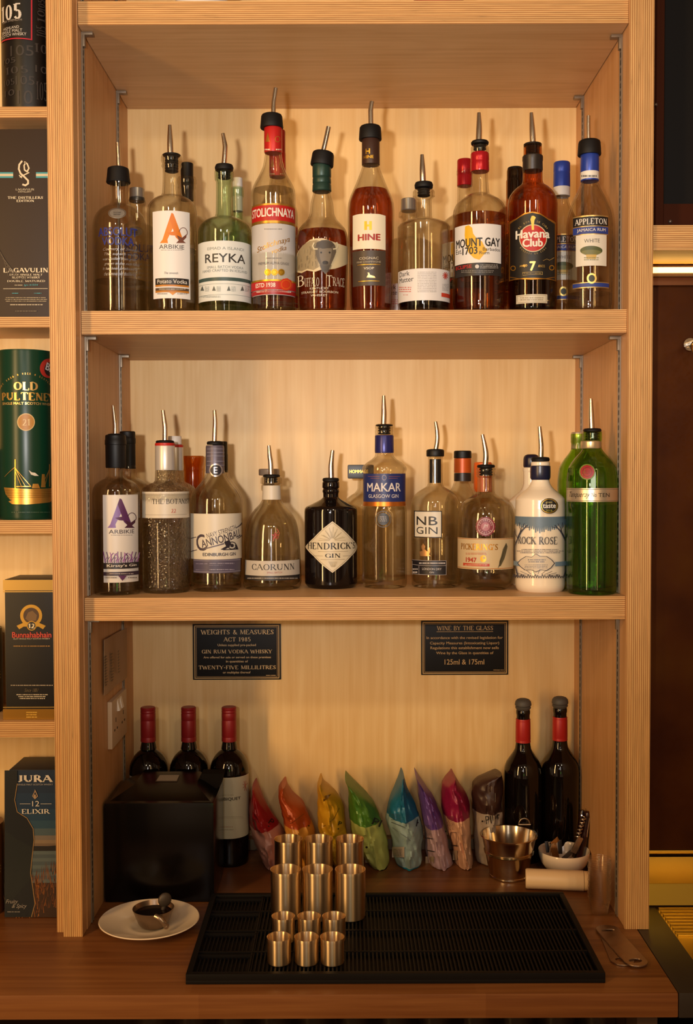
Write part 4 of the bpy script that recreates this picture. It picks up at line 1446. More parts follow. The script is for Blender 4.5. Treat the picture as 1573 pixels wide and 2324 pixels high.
B_APP.back('white rum bottle with tall blue screw cap, second from the right at the back', 1275, 0.165, [('screw_cap', [(369, 17), (371, 18.4), (390, 18.6), (392, 18), (394, 18.6), (426, 18.8)], plain('#26409a', .35, .3)), ('neck_band', [(426, 18.8), (446, 18.6)], plain('#cfc8bc', .45))], 420, group=VR, skip=('pourer', 'neck_foil', 'neck_band', 'neck_ring'), scale=0.97)

# ---------------------------------------------------------------- lower bottle shelf
def ydb(px, py, hw):
    return depth_for_base(px, py, hw, Z3T)


GIN = lambda: glass('spirit', '#f6f4ee', 0, 1.33, 0.93)
# 1
b = Bottle('gin_bottle', 'clear bottle with black neck cap and white label with purple letter A', 'bottle', GB, 264.5, Z3T, ydb(263, 1353, 53.5),
           [(1055, 19), (1066, 21), (1082, 21.5), (1086, 25), (1091, 35), (1099, 46), (1110, 51.5), (1122, 53.5), (1340, 53.5), (1348, 52)], CLEAR(), (1178, GIN()))
B_K = b
L = b.pr()
L.rect(234.5, 1123, 313.5, 1322, '#e6ddd2')
arbikie(L, 244, 1131, 64, 67, ('#8a6ab0', '#5a2a5c'), '#4a2238')
L.text('ARBIKIE', 247, 1202, 304, 1211, '#4a3c40').micro(252, 1213, 301, 1215.5, 1, '#8a8078')
for i in range(15):
    x = 240 + i * 4.9
    L.line([(x, 1277), (x + (i % 3 - 1) * 3, 1262), (x + (i % 5 - 2) * 2.4, 1252 + (i * 7) % 6)], 1.8, ('#8a4a90', '#5a3a62', '#b070b0')[i % 3])
    L.line([(x - 2, 1274), (x + 4, 1264)], 1.3, ('#a05aa0', '#5a3a62')[i % 2])
L.rect(237, 1277, 312, 1290.5, '#2a2224').text("Kirsty's Gin", 244, 1280, 307, 1288, '#e8dccb', bold=.02)
L.rect(237, 1297.5, 312, 1306, '#3a2a38').micro(250, 1300, 300, 1303.5, 1, '#c8b8b0').poly([(268, 1306), (286, 1306), (277, 1318)], '#5a2a58')
L.micro(240, 1308, 265, 1313, 1, '#7a7066').micro(289, 1308, 308, 1313, 1, '#7a7066')
L.build('label', b.root)
b.turned('neck_cap', [(987, 21), (989, 23), (998, 23.4), (999, 24), (1009, 24.2), (1010, 23.2), (1060, 23), (1062, 22.4)], blk)
b.cork_pourer(984, 988, 990, 18, [(261.5, 986), (261.5, 965), (260, 950), (256.5, 920)], 12, (6, 5.8, 5.4, 3.4))
# 2
b = Bottle('gin_bottle', 'clear bottle with hammered glass body, broad cream label and silver-white neck foil', 'bottle', GB, 376, Z3T, ydb(376, 1348, 54.5),
           [(1004, 19), (1060, 20.5), (1070, 22.5), (1090, 23.5), (1095, 27), (1100, 40), (1106, 49.5), (1113, 53.5), (1122, 54.5), (1335, 54.5), (1344, 53)], glass('hammered_glass', '#f8f6f0', 0, 1.47, 0.8, 0.55, 230.0), (1185, GIN()))
B_BO = b
L = b.pr()
L.rect(323, 1116, 429.5, 1176, '#dfd2bc')
L.text('THE BOTANIST', 345.5, 1132, 428.5, 1144, '#453d38', 'serif').text('22', 388, 1155, 399, 1164, '#c05040', 'serif').rect(330, 1123, 424, 1123.8, '#a89a84').rect(330, 1168, 424, 1168.8, '#a89a84')
L.build('label', b.root)
b.turned('neck_foil', [(1011, 21.5), (1013, 22.3), (1064, 22.6), (1067, 22)], plain('#c2bbb2', 0.35, 0.4))
b.turned('foil_rim', [(1005.5, 21), (1007, 22.6), (1010.5, 22.6), (1012, 21.8)], plain('#b0241c', 0.4))
b.cork_pourer(999, 1006, 1008, 21, [(374.8, 1000), (374.8, 970), (373, 955), (370, 931)], 12, (6, 5.8, 5.4, 4))
# 3
b = Bottle('gin_bottle', 'clear bottle with cream label, slanting cannon lettering and grey-purple neck foil', 'bottle', GB, 490, Z3T, ydb(490, 1344, 58),
           [(1012, 18), (1066, 20), (1074, 22), (1084, 26), (1094, 33), (1106, 43), (1118, 51), (1132, 57), (1148, 58.5), (1262, 58.5), (1285, 57), (1330, 56.5), (1340, 55)], CLEAR(), (1280, GIN()), bt=0.012)
B_CB = b
L = b.pr()
L.rect(433, 1166, 548, 1270, '#e5d9c2')
L.text('NAVY STRENGTH', 468, 1201, 536, 1212, '#4a3f48', rot=15)
L.text('C', 446, 1213, 468, 1251, '#4a3f48', rot=14, bold=.02).text('ANNONBALL', 456, 1213, 545, 1231, '#4a3f48', rot=14, bold=.02)
L.line([(434, 1222), (446, 1219)], 1.6, '#4a3f48').line([(434, 1252), (447, 1248)], 1.6, '#4a3f48').line([(535, 1198), (548, 1186)], 1.6, '#4a3f48').line([(538, 1222), (548, 1214)], 1.6, '#4a3f48')
L.poly([(466, 1244), (508, 1232), (509, 1235), (468, 1246)], '#6a5f68').poly([(508, 1230), (520, 1225), (525, 1236), (514, 1242)], '#2e2730').ring(526, 1238, 10, 9, 2, '#2e2730').ell(526, 1238, 4, 4, '#2e2730').poly([(500, 1247), (518, 1236), (522, 1240), (508, 1248)], '#2e2730').rect(506, 1246, 538, 1248, '#2e2730').poly([(532, 1236), (536, 1236), (540, 1247), (534, 1247)], '#2e2730')
L.text('EDINBURGH GIN', 461, 1254.5, 534, 1262, '#4a3f48', bold=.02)
L.rect(441, 1270, 544, 1301, '#564f63').rect(441, 1272, 544, 1273.2, '#9a92a0').rect(441, 1297.5, 544, 1298.7, '#9a92a0').micro(446, 1277, 472, 1295, 4, '#9088a0').micro(476, 1276, 530, 1295, 4, '#a098a8')
L.build('label', b.root)
b.turned('neck_foil', [(1011, 19.5), (1014, 20.8), (1066, 21.2), (1074, 21.6)], plain('#5e5866', 0.4, 0.35), dx=-1)
N = Print(CylSurf(b.x, b.yd, lambda z: 21.8 * b.k))
for y in (1018, 1026, 1034, 1046, 1055): N.rect(470, y, 509, y + 1.6, '#8a8494')
N.ell(490, 1067, 15, 15, '#b0a8a8m').ell(490, 1067, 12, 12, '#26222a').text('E', 485, 1060, 494, 1074, '#b0a8a8m')
N.build('foil_print', b.root)
b.cork_pourer(1001, 1009, 1012, 19.5, [(487, 1003), (488, 975), (488.5, 955), (487, 931)], 12, (5.8, 5.6, 5.2, 4.2))
# 4
b = Bottle('gin_bottle', 'bell-shaped clear bottle with small red star and grey-beige label near its base', 'bottle', GB, 617, Z3T, ydb(617, 1341, 67),
           [(1082, 21), (1085, 24.5), (1097, 25), (1100, 20), (1104, 19.5), (1128, 20.5), (1136, 22.5), (1146, 29), (1156, 39), (1168, 48), (1182, 55), (1202, 60), (1245, 64), (1318, 67), (1332, 66.5), (1338, 65)], CLEAR(), (1268, GIN()), n=60)
B_CA = b
L = b.pr()
L.rect(557, 1273, 680, 1317, '#c9bfb0').rect(557, 1307, 680, 1317.5, '#2b2727')
L.text('CAORUNN', 572, 1280, 668, 1294.5, '#3a3532', 'serif').text('SMALL BATCH', 606, 1297.5, 640, 1301.5, '#b05a4a').micro(562, 1310, 676, 1314.5, 1, '#b8aea0')
for k in range(5):
    a = math.radians(90 + 72 * k)
    L.poly([(624 + 2.5 * math.cos(a + .7), 1216 - 3 * math.sin(a + .7)), (624 + 10 * math.cos(a), 1216 - 11 * math.sin(a)), (624 + 2.5 * math.cos(a - .7), 1216 - 3 * math.sin(a - .7))], '#b3201c')
L.line([(620, 1228), (626, 1212), (632, 1206), (628, 1200)], 1.6, '#c05a40').line([(630, 1222), (634, 1208)], 1.2, '#c05a40')
L.build('label', b.root)
N = Print(CylSurf(b.x, b.yd, b.R))
N.rect(593, 1102, 641, 1134, '#e0d4c0').rect(593, 1120, 641, 1129, '#4a4442').text('SMALL BATCH', 604, 1106, 630, 1109, '#b05a4a').text('SCOTTISH', 606, 1111, 628, 1116, '#b05a4a')
N.build('neck_band', b.root)
b.cork_pourer(1076, 1083, 1098, 19.5, [(615.5, 1079), (614.5, 1050), (612.5, 1035), (610.5, 1011)], 14, (6, 5.8, 5.4, 3.8))
# 5
hend = plain('#100a09', 0.06, 0.0, 0.0, 0.5)
b = Bottle('gin_bottle', 'black apothecary-style bottle with cream diamond label', 'bottle', GB, 751.3, Z3T, ydb(751.3, 1338, 60),
           [(1092, 17), (1095, 19), (1106, 19.4), (1109, 17.2), (1112, 18.6), (1116, 19), (1119, 17.6), (1128, 17.4), (1131, 20), (1136, 28), (1141, 38), (1146, 48), (1150, 56), (1155, 59.3), (1162, 60), (1322, 60), (1330, 58.6), (1335, 56)], hend, solid=True)
L = b.pr()
dia = lambda s_: [(754.5 + (x - 754.5) * s_, 1241.5 + (y - 1241.5) * s_) for x, y in [(754.5, 1183), (775, 1199), (797, 1221), (808, 1234), (810.5, 1241), (808, 1249), (797, 1262), (775, 1284), (754.5, 1300), (734, 1284), (712, 1262), (699, 1249), (693.5, 1241), (699, 1234), (712, 1221), (734, 1199)]]
L.poly(dia(1), '#e8d9b8').poly(dia(.95), '#7a6a50').poly(dia(.935), '#e8d9b8')
L.text("HENDRICK'S", 699.5, 1231.5, 805, 1247.5, '#2a241e', 'serif', bold=.03).text('GIN', 738, 1256, 773, 1266, '#2a241e', 'serif', bold=.02)
L.rect(722, 1251.5, 790, 1252.3, '#9a8a6c').rect(712, 1261, 733, 1261.8, '#9a8a6c').rect(778, 1261, 796, 1261.8, '#9a8a6c').rect(728, 1269.5, 782, 1270.3, '#9a8a6c')
for i in range(16):
    a = math.radians(180 * i / 15)
    L.line([(754 + 6 * math.cos(a), 1226 - 5 * math.sin(a)), (754 + (30 - 9 * math.sin(a)) * math.cos(a), 1226 - (20 + 10 * (i % 2)) * math.sin(a))], .9, '#c0ae86')
for i in range(7): L.line([(746 + i * 3, 1274), (752 + i * 1.2, 1286)], .9, '#c0ae86')
L.build('label', b.root)
b.cork_pourer(1084, 1092, 1094, 19, [(752, 1087), (751.5, 1060), (752.5, 1045), (755, 1022)], 12, (6.4, 6.2, 5.6, 4.4))
# 6
def facets(nf, zlim, ph=0.0):
    w = 2 * PI / nf
    def f(a, z):
        t = min(1.0, max(0.0, (zlim - z) / 0.012))
        p = math.cos(w / 2) / math.cos(((a + ph) % w) - w / 2) * 1.03
        return 1.0 + (p - 1.0) * t
    return f


yd = ydb(872.6, 1337, 52)
b = Bottle('gin_bottle', 'tall facetted clear bottle with navy and orange label on its shoulder', 'bottle', GB, 872.6, Z3T, yd,
           [(963, 19), (966, 20.5), (971, 21), (974, 19.5), (978, 21), (986, 21), (989, 19), (1030, 20.5), (1036, 22), (1042, 28), (1049, 39), (1056, 47), (1062, 50.5), (1068, 50.5), (1073, 48.5), (1078, 48), (1142, 48), (1149, 49.5), (1160, 51), (1320, 51), (1332, 50)],
           CLEAR(), (1150, GIN()), n=63, mod=facets(7, onY(872, 1152, yd).z, 0.45), wall=.0035, bt=.014)
L = b.pr()
L.rect(825, 1075, 920, 1139, '#27336f').rect(825, 1139, 920, 1149, '#c8722am')
L.text('MAKAR', 834, 1096, 909, 1115.5, '#e6dcd4', bold=.02).text('GLASGOW GIN', 837, 1122, 904, 1130, '#e6dcd4').ring(872, 1084, 5, 6, 1, '#b09a9a').rect(836, 1081, 862, 1081.8, '#a05a50').rect(882, 1081, 908, 1081.8, '#a05a50').rect(842, 1085, 862, 1085.8, '#a05a50').rect(882, 1085, 902, 1085.8, '#a05a50')
L.build('label', b.root)
N = Print(CylSurf(b.x, b.yd, lambda z: 52.2 * b.k))
N.ring(870, 1178, 18, 19, 1.6, '#5a5652').ell(870, 1178, 13.5, 14, '#3c3a3a').micro(862, 1171, 878, 1184, 4, '#a8a09a').arc_text('GLASGOW', 870, 1178, 15.8, 150, 30, 3, '#8a8480')
N.build('seal', b.root)
b.turned('neck_foil', [(988, 20.5), (990, 21.4), (1024, 21.8), (1028, 21.2)], plain('#2c2c68', 0.3, 0.4))
b.cork_pourer(963, 967, 988, 20, [(870.5, 965), (871.5, 940), (871.2, 922), (871, 898)], 14, (6.6, 6.4, 5.6, 4))
# 7
b = Bottle('gin_bottle', 'clear round-shouldered bottle with square cream label framed in black', 'bottle', GB, 988, Z3T, ydb(988, 1336, 55.6),
           [(1024, 18), (1034, 19), (1037, 17), (1040, 16.5), (1098, 17), (1104, 19.5), (1109, 28), (1116, 39), (1125, 48), (1136, 53.5), (1148, 55.6), (1325, 55.6), (1332, 54)], CLEAR(), (1222, GIN()))
B_NB = b
L = b.pr()
L.rect(940, 1159.5, 1003, 1220.5, '#1f1b1c').rect(942, 1161.5, 1001, 1218.5, '#e6dcc8')
L.text('NB', 946, 1172, 993, 1192, '#26221f', bold=.01).text('GIN', 946, 1196, 993, 1212, '#26221f', bold=-.005)
L.rect(936, 1272, 1013, 1305, '#1f1b20').frame(936, 1272, 1013, 1305, 1, '#a8a0a0').rect(937, 1283, 1012, 1284, '#a8a0a0').rect(951, 1284, 952, 1304, '#a8a0a0')
L.micro(952, 1275, 1010, 1281, 1, '#d8d0cc').text('LONDON DRY', 959, 1289, 1002, 1294, '#d8d0cc').text('GIN', 975, 1297, 985, 1301, '#d8d0cc').micro(938, 1288, 949, 1302, 2, '#d8d0cc')
L.poly([(955, 1262), (953, 1252), (960, 1250), (957, 1241), (961, 1233), (966, 1240), (964, 1246), (971, 1252), (973, 1244), (976, 1242), (977, 1252), (974, 1258), (978, 1262)], '#b88a5am')
L.build('label', b.root)
b.turned('neck_sleeve', [(1042, 13.2), (1096, 13.4)], plain('#1a1618', 0.4))
b.turned('cap_ring', [(1021, 19), (1023, 20.2), (1034, 20.2), (1036, 19.5)], blk)
b.cork_pourer(1019, 1022, 1023, 18, [(988.6, 1023), (992.5, 1000), (992, 978), (988.6, 957)], 10, (5.4, 5.2, 5, 3.8))
# 8
b = Bottle('gin_bottle', 'dumpy round clear bottle with red wax-style seal above a kraft label', 'bottle', GB, 1103, Z3T, ydb(1103, 1341, 56),
           [(1061, 20), (1064, 22), (1072, 22), (1074, 20.5), (1077, 22), (1081, 22), (1084, 19), (1112, 19), (1119, 20.5), (1124, 28), (1130, 40), (1139, 51), (1150, 58), (1163, 62.5), (1178, 65), (1290, 65), (1306, 64), (1320, 60.5), (1331, 55), (1337, 50)], CLEAR(), (1236, GIN()), n=60)
L = b.pr()
L.rect(1039, 1222, 1165, 1293, '#d9c094').rect(1039, 1223, 1165, 1224.4, '#b8702a').rect(1039, 1290, 1165, 1291.4, '#b8702a')
L.text("PICKERING'S", 1047, 1234, 1130, 1249, '#c08422m', 'serif', bold=.05).micro(1058, 1254, 1104, 1259, 2, '#c05a3a').text('1947', 1058, 1265, 1082, 1276, '#b8331f', bold=.04).ell(1097, 1268, 7, 8, '#d09030m').ell(1099, 1266, 3, 3, '#d9c094')
L.rect(1052, 1279, 1111, 1285, '#c8452a').micro(1056, 1280.5, 1106, 1283.5, 1, '#e8d0b0')
L.poly([(1148, 1232), (1151, 1240), (1148, 1254), (1144, 1268), (1136, 1284), (1132, 1286), (1133, 1274), (1137, 1262), (1141, 1246)], '#5a5238').line([(1130, 1289), (1149, 1234)], 1, '#3a3426')
L.build('label', b.root)
N = Print(CylSurf(b.x, b.yd, b.R))
N.ell(1102, 1195, 22, 22, '#8a2a38', 40, .05, 20).ring(1102, 1195, 18.5, 18.5, 1.2, '#d8b8b0').ell(1102, 1195, 10, 10, '#b86a70').text('JM', 1096, 1190, 1108, 1200, '#e8d8d0', shear=.3).arc_text('PICKERING', 1102, 1195, 14.4, 165, 15, 4, '#e0c8c0').arc_text('DISTIL', 1102, 1195, 14.4, 215, 325, 4, '#e0c8c0')
N.build('seal', b.root)
b.cork_pourer(1054, 1061, 1083, 20.5, [(1101, 1057), (1103, 1035), (1101, 1015), (1095, 986)], 15, (6.4, 6.2, 5.6, 4))
# 9
cer = plain('#e6d6bc', 0.22, 0.0, 0.3)
b = Bottle('gin_bottle', 'cream ceramic bottle with blue wax neck and drawn trees', 'bottle', GB, 1226.2, Z3T, ydb(1227.6, 1346, 58),
           [(1048, 19), (1050, 21), (1056, 21), (1060, 19.5), (1088, 19.5), (1096, 21.5), (1104, 25.5), (1111, 32), (1118, 41), (1125, 49), (1133, 55.5), (1142, 55.6), (1152, 56.3), (1325, 56.3), (1337, 55.6), (1343, 53.8)], cer, solid=True)
B_RR = b
L = b.pr()
random.seed(3)
L.rect(1168.5, 1173, 1287, 1181, '#6f8494')
for i in range(26):
    x = 1170 + i * 4.6
    dep = 12 + 16 * (1 - abs(i - 12.5) / 13) + random.random() * 8
    L.poly([(x - 4, 1178), (x + 4, 1178), (x + 1, 1176 + dep), (x - 1, 1176 + dep)], '#6f8494')
for sx in (1, -1):
    X = lambda a: 1228 + sx * a
    L.line([(X(50), 1306), (X(54), 1290), (X(57), 1262), (X(56), 1240), (X(50), 1222), (X(42), 1206), (X(30), 1192)], 2, '#3f4250')
    for a in ((50, 1222, 56, 1200), (47, 1215, 36, 1188), (42, 1206, 46, 1186), (36, 1198, 24, 1196), (52, 1228, 40, 1200), (54, 1232, 57, 1205)):
        L.line([(X(a[0]), a[1]), (X((a[0] + a[2]) / 2 + 2), (a[1] + a[3]) / 2), (X(a[2]), a[3])], 1.1, '#3f4250')
L.text('ROCK ROSE', 1179.5, 1218, 1262, 1236, '#3b3d48', 'serif', bold=.01)
L.micro(1176, 1245, 1276, 1256, 3, '#6a6c78', .4, .25)
L.rect(1170, 1274, 1186, 1284, '#7f95a5').rect(1258, 1274, 1286, 1284, '#7f95a5')
cart = [(1184, 1270), (1196, 1262), (1208, 1264), (1217, 1256), (1226, 1262), (1240, 1262), (1251, 1270), (1257, 1278), (1250, 1288), (1240, 1295), (1228, 1293), (1217, 1298), (1206, 1293), (1194, 1294), (1184, 1286), (1178, 1278)]
L.poly(cart, '#3f4250').poly([(1217 + (x - 1217) * .95, 1277.5 + (y - 1277.5) * .94) for x, y in cart], '#e6d6bc')
L.micro(1200, 1268, 1238, 1277, 2, '#8a8a94', .6, .2).micro(1190, 1280, 1246, 1290, 3, '#7a7a86', .4, .3)
for i in range(12):
    a = math.radians(180 * i / 11)
    L.line([(1218 + 26 * math.cos(a), 1308 - 6 * math.sin(a)), (1218 + 50 * math.cos(a), 1308 - 16 * math.sin(a))], .9, '#4a4c58')
for i in range(24): L.line([(1170 + i * 4.8, 1311), (1173 + i * 4.8, 1303 + (i % 3) * 2), (1176 + i * 4.8, 1311)], 1.4, '#4a4a54')
L.ell(1244, 1148, 17.5, 17.5, '#1c1a18').ring(1244, 1148, 16, 16, 1.4, '#c8a040m').text('great', 1237, 1138, 1250, 1143, '#e8d890').text('taste', 1231, 1143.5, 1257, 1153, '#f0ece0', bold=.03).text('2016', 1237, 1156, 1250, 1161, '#b8b040')
L.build('artwork', b.root)
b.turned('wax_seal', [(1056, 20), (1058, 22.4), (1070, 22.8), (1084, 22.6), (1089, 20.4)], plain('#1b1c34', 0.3))
b.cork_pourer(1037, 1047, 1050, 21, [(1227.5, 1040), (1228, 1015), (1227, 997), (1224.5, 968)], 14, (6.2, 6, 5.6, 4.2))
# 10
GREEN = glass('green_glass', '#d2ee90', 0, 1.5, 0.88)
flute = lambda a, z: 1.0 + 0.016 * abs(math.cos(a * 9))
b = Bottle('gin_bottle', 'fluted green bottle with silver waist band, rightmost on the lower bottle shelf', 'bottle', GB, 1343.6, Z3T, 0.052,
           [(978, 19), (981, 21), (999, 21), (1002, 20), (1018, 20.5), (1026, 26), (1036, 35), (1048, 44.5), (1062, 52), (1078, 54.8), (1094, 56.2), (1110, 56.5), (1139, 56.5), (1200, 56.2), (1335, 55), (1344, 53.5)], GREEN, (1145, glass('green_spirit', '#d8f0c0', 0, 1.34, 0.93)), n=72, mod=flute, bt=.012)
B_TQ = b
L = Print(CylSurf(b.x, b.yd, lambda z: b.R(z) * 1.018))
L.rect(1286, 1108, 1406, 1139, '#c8b89em').rect(1286, 1110, 1406, 1111.4, '#8a7a62').rect(1286, 1136, 1406, 1137.4, '#8a7a62')
L.text('Tanqueray', 1293, 1116, 1340, 1132, '#3a2c1c', shear=.5).text('No', 1343, 1118, 1354, 1128, '#3a2c1c').text('TEN', 1358, 1119, 1383, 1128, '#3a2c1c')
L.ell(1333, 1071, 18, 18, '#7a8a30', 36).ell(1333, 1071, 15.5, 15.5, '#a81c28', 30, .03, 12).ring(1333, 1071, 11, 11, 1.4, '#7a1018').micro(1327, 1066, 1340, 1076, 3, '#7a1018')
L.build('label', b.root)
b.turned('neck_band', [(1001, 21.5), (1003, 23), (1016, 23.2), (1018, 22.4)], plain('#c8b48c', 0.3, 0.7), dx=-3)
b.cork_pourer(972, 980, 1000, 20.5, [(1343, 974), (1342, 945), (1341.5, 925), (1341, 905)], 15, (7, 6.6, 5.4, 4))

# spare bottles behind
B_K.back('bottle with tall black cap behind the purple letter A gin', 290, 0.155, [('cap', [(979, 16), (981, 17.5), (994, 17.7), (995, 18.4), (1006, 18.4), (1007, 17.6), (1064, 17.6)], blk)], 1050, group=GR, skip=('pourer', 'neck_cap', 'label'), scale=1.0)
B_BO.back('second hammered-glass gin with cork top, behind the one with the broad cream label', 397, 0.205, [('stopper', [(990, 14), (992, 15), (1010, 15.5), (1011, 15)], plain('#d8cfc4', .5))], 1011, group=GR, skip=('pourer', 'label'), scale=1.0, rs=.9)
B_CB.back('second gin of the cannon kind with a black cap, hidden behind the first', 500, 0.205, [('cap', [(1002, 15), (1004, 16.5), (1030, 16.8), (1032, 17.4), (1072, 17.4)], blk)], 1060, group=GR, skip=('pourer', 'neck_foil', 'foil_print', 'label'), scale=1.0, rs=.9)
B_CA.back('second bell-shaped gin with a grey glass stopper, hidden behind the one with a red star', 611, 0.225, [('stopper', [(1064, 22), (1066, 23.8), (1077, 23.8), (1079, 22.5), (1080, 12), (1110, 12)], plain('#8d7a68', .35))], 1088, group=GR, skip=('pourer', 'label', 'neck_band'), scale=0.93, rs=.84)
B_RR.back('second ceramic gin with domed black wax cap, behind the cream bottle with trees', 1206, 0.205, [('wax_cap', [(1031, 9), (1033, 14), (1037, 17), (1042, 18), (1058, 18), (1060, 17), (1094, 16.6)], plain('#16152a', .3))], 1050, group=GR, skip=('pourer', 'wax_seal', 'artwork'), scale=0.96)
B_TQ.back('second fluted green bottle with silver cap, behind the rightmost green one', 1313, 0.152, [('cap', [(981, 15.5), (983, 16.6), (996, 16.6), (997, 16), (1018, 16.8), (1020, 16)], plain('#c8b8a0', .3, .7))], 1020, group=GR, skip=('pourer', 'neck_band', 'label'), scale=1.0, rs=.86)
# odd ones behind
b = Bottle('amber_bottle', 'amber glass bottle with wide flared mouth, behind the cannon-label gin', 'bottle', GR, 439, Z3T, 0.335,
           [(1035, 24), (1038, 25.5), (1050, 24), (1062, 21.5), (1066, 22.5), (1070, 21), (1108, 22), (1118, 28), (1130, 35), (1145, 39), (1160, 40), (1270, 40)], glass('orange_glass', '#f4cc80', 0, 1.5, 0.88))
b = Bottle('gin_bottle', 'clear bottle with wide black T-shaped stopper between the black and the navy-label gins', 'bottle', GR, 826, Z3T, 0.265,
           [(1084, 13), (1090, 13.5), (1108, 14), (1118, 20), (1126, 32), (1136, 42), (1150, 46), (1315, 46)], CLEAR(), (1170, GIN()))
c0, c1 = onY(789, 1055, b.yd), onY(848, 1086, b.yd)
bm = bmesh.new(); bx(bm, c0.x, c1.x, b.yd - .018, b.yd + .018, c1.z, c0.z, 0, .003)
st = finish(bm, 'stopper', plain('#14100f', .4), b.root)
N = Print(PlaneSurf((c0.x, b.yd - .018, c1.z), (1, 0, 0), (0, 0, 1))); N.text('HOMMAGE', 793, 1066, 836, 1074, '#b08a3am', bold=.03); N.build('stopper_print', b.root)
b = Bottle('gin_bottle', 'clear bottle with black cap and orange neck band, behind the square-label gin', 'bottle', GR, 1050, Z3T, 0.235,
           [(1040, 17), (1088, 18), (1096, 20), (1106, 24), (1116, 30), (1128, 36), (1142, 40), (1160, 41), (1320, 41)], CLEAR(), (1190, GIN()))
b.turned('cap', [(1023, 18), (1025, 19.7), (1039, 20), (1040, 19)], blk)
b.turned('neck_band', [(1040.5, 19.3), (1073, 19.6)], plain('#c8561a', .4, .2))
b.turned('neck_sleeve', [(1073.5, 19.4), (1082, 19.6), (1092, 19.4)], plain('#2a1c18', .4))
b = Bottle('gin_bottle', 'bottle with bright orange neck foil behind the dumpy round gin', 'bottle', GR, 1096, Z3T, 0.335,
           [(1056, 17), (1112, 18), (1122, 22), (1132, 32), (1146, 41), (1164, 44), (1315, 44)], CLEAR(), (1180, GIN()))
b.turned('neck_foil', [(1049, 18), (1051, 20), (1057, 20.6), (1116, 20.8)], plain('#d8601c', .4, .15))

# ================================================================== signs, paper and socket
for nm, (x0, y0, x1, y1) in (('a', (438, 1416, 637, 1543)), ('b', (956, 1408.5, 1153.5, 1532))):
    p0, p1 = onY(x0, y1, DEP - .003), onY(x1, y0, DEP - .003)
    lab = 'black and gold wall notice about weights and measures, above the wine bottles with screw caps' if nm == 'a' else 'black and gold wall notice about wine by the glass, right of the other one'
    t = thing('wall_sign', lab, 'sign', ((p0.x + p1.x) / 2, DEP, p0.z), 0, 'black notices under the gin shelf')
    bm = bmesh.new(); bx(bm, p0.x, p1.x, DEP - .003, DEP - .0003, p0.z, p1.z, 0, .0006); finish(bm, 'plate', plain('#0a0705', .5, spec=.25), t)
    N = Print(PlaneSurf((p0.x, DEP - .003, p0.z), (1, 0, 0), (0, 0, 1)))
    N.frame(x0 + 3, y0 + 3, x1 - 3, y1 - 3, 2.2, '#e0b878').frame(x0 + 7, y0 + 6.5, x1 - 7, y1 - 6.5, 1.4, '#a8844c')
    g = '#f6d296'
    if nm == 'a':
        for tx, a, c, bb_, d, ft in (('WEIGHTS & MEASURES', 455, 1429, 621, 1440, 'serif'), ('ACT 1985', 507, 1446, 569, 1456, 'serif'), ('Unless supplied pre-packed', 494, 1461, 581, 1468, ''), ('GIN RUM VODKA WHISKY', 458, 1474, 618, 1483, 'serif'), ('Are offered for sale or served on these premises', 462, 1489, 615, 1495.5, ''), ('in quantities of', 513, 1498, 563, 1505, ''), ('TWENTY-FIVE MILLILITRES', 451, 1510, 626, 1519, 'serif'), ('or multiples thereof', 506, 1523, 569, 1530, '')):
            N.text(tx, a, c, bb_, d, g, ft, .03 if ft else .02)
        N.micro(604, 1531, 626, 1534, 1, g)
    else:
        N.text('WINE BY THE GLASS', 991, 1420, 1119, 1430.5, '#dcb274', 'serif').rect(991, 1433, 1119, 1434, '#dcb274')
        for tx, a, c, bb_, d in (('In accordance with the revised legislation for', 968, 1444, 1141, 1452), ('Capacity Measures (Intoxicating Liquor)', 976, 1456, 1133, 1464), ('Regulations this establishment now sells', 977, 1467, 1132, 1475), ('Wine by the Glass in quantities of', 990, 1478.5, 1120, 1486.5), ('125ml & 175ml', 1009, 1496, 1099, 1508)):
            N.text(tx, a, c, bb_, d, '#dcb274', bold=.012)
        N.micro(1120, 1519, 1143, 1522, 1, '#dcb274')
    N.build('lettering', t)

px_ = XL + .0012
c = [onX(233, 1452, px_), onX(284.7, 1424, px_), onX(284.7, 1537, px_), onX(233, 1579, px_)]
t = thing('paper_note', 'sheet of paper with handwriting taped to the left side panel above the socket', 'paper', (XL, c[0].y, c[3].z))
bm = bmesh.new()
v = []
for i in range(9):
    f = i / 8
    a, d = c[0].lerp(c[1], f), c[3].lerp(c[2], f)
    w = .0034 + .0012 * math.sin(f * 9)
    v.append([bm.verts.new((XL + w + k * .0004, q.y, q.z)) for q in (a, d) for k in (0, 1)])
for A, B in zip(v, v[1:]):
    for q in ((0, 2, 3, 1),): pass
    bm.faces.new((A[1], A[3], B[3], B[1])); bm.faces.new((A[0], B[0], B[2], A[2]))
    bm.faces.new((A[0], A[1], B[1], B[0])); bm.faces.new((A[2], B[2], B[3], A[3]))
bm.faces.new((v[0][0], v[0][2], v[0][3], v[0][1])); bm.faces.new((v[-1][0], v[-1][1], v[-1][3], v[-1][2]))
finish(bm, 'sheet', plain('#b89a78', .8), t)
N = Print(PlaneSurf((XL + .0054, c[0].y, c[3].z), (0, 1, 0), (0, 0, 1)))
random.seed(11)
for col, (ax_, ay_, n_, st_) in enumerate(((238, 1490, 11, 6.4), (250, 1484, 10, 6.6), (264, 1478, 8, 6.6))):
    for i in range(n_):
        y = ay_ + i * st_
        w = random.uniform(2.5, 5.5)
        N.line([(ax_ - w * .4, y + 2), (ax_ + w, y - 1.5)], 1.5 if col < 2 else .9, '#4a3018')
        N.line([(ax_, y - 2), (ax_ + 1, y + 3)], .9, '#4a3018')
N.build('handwriting', t)

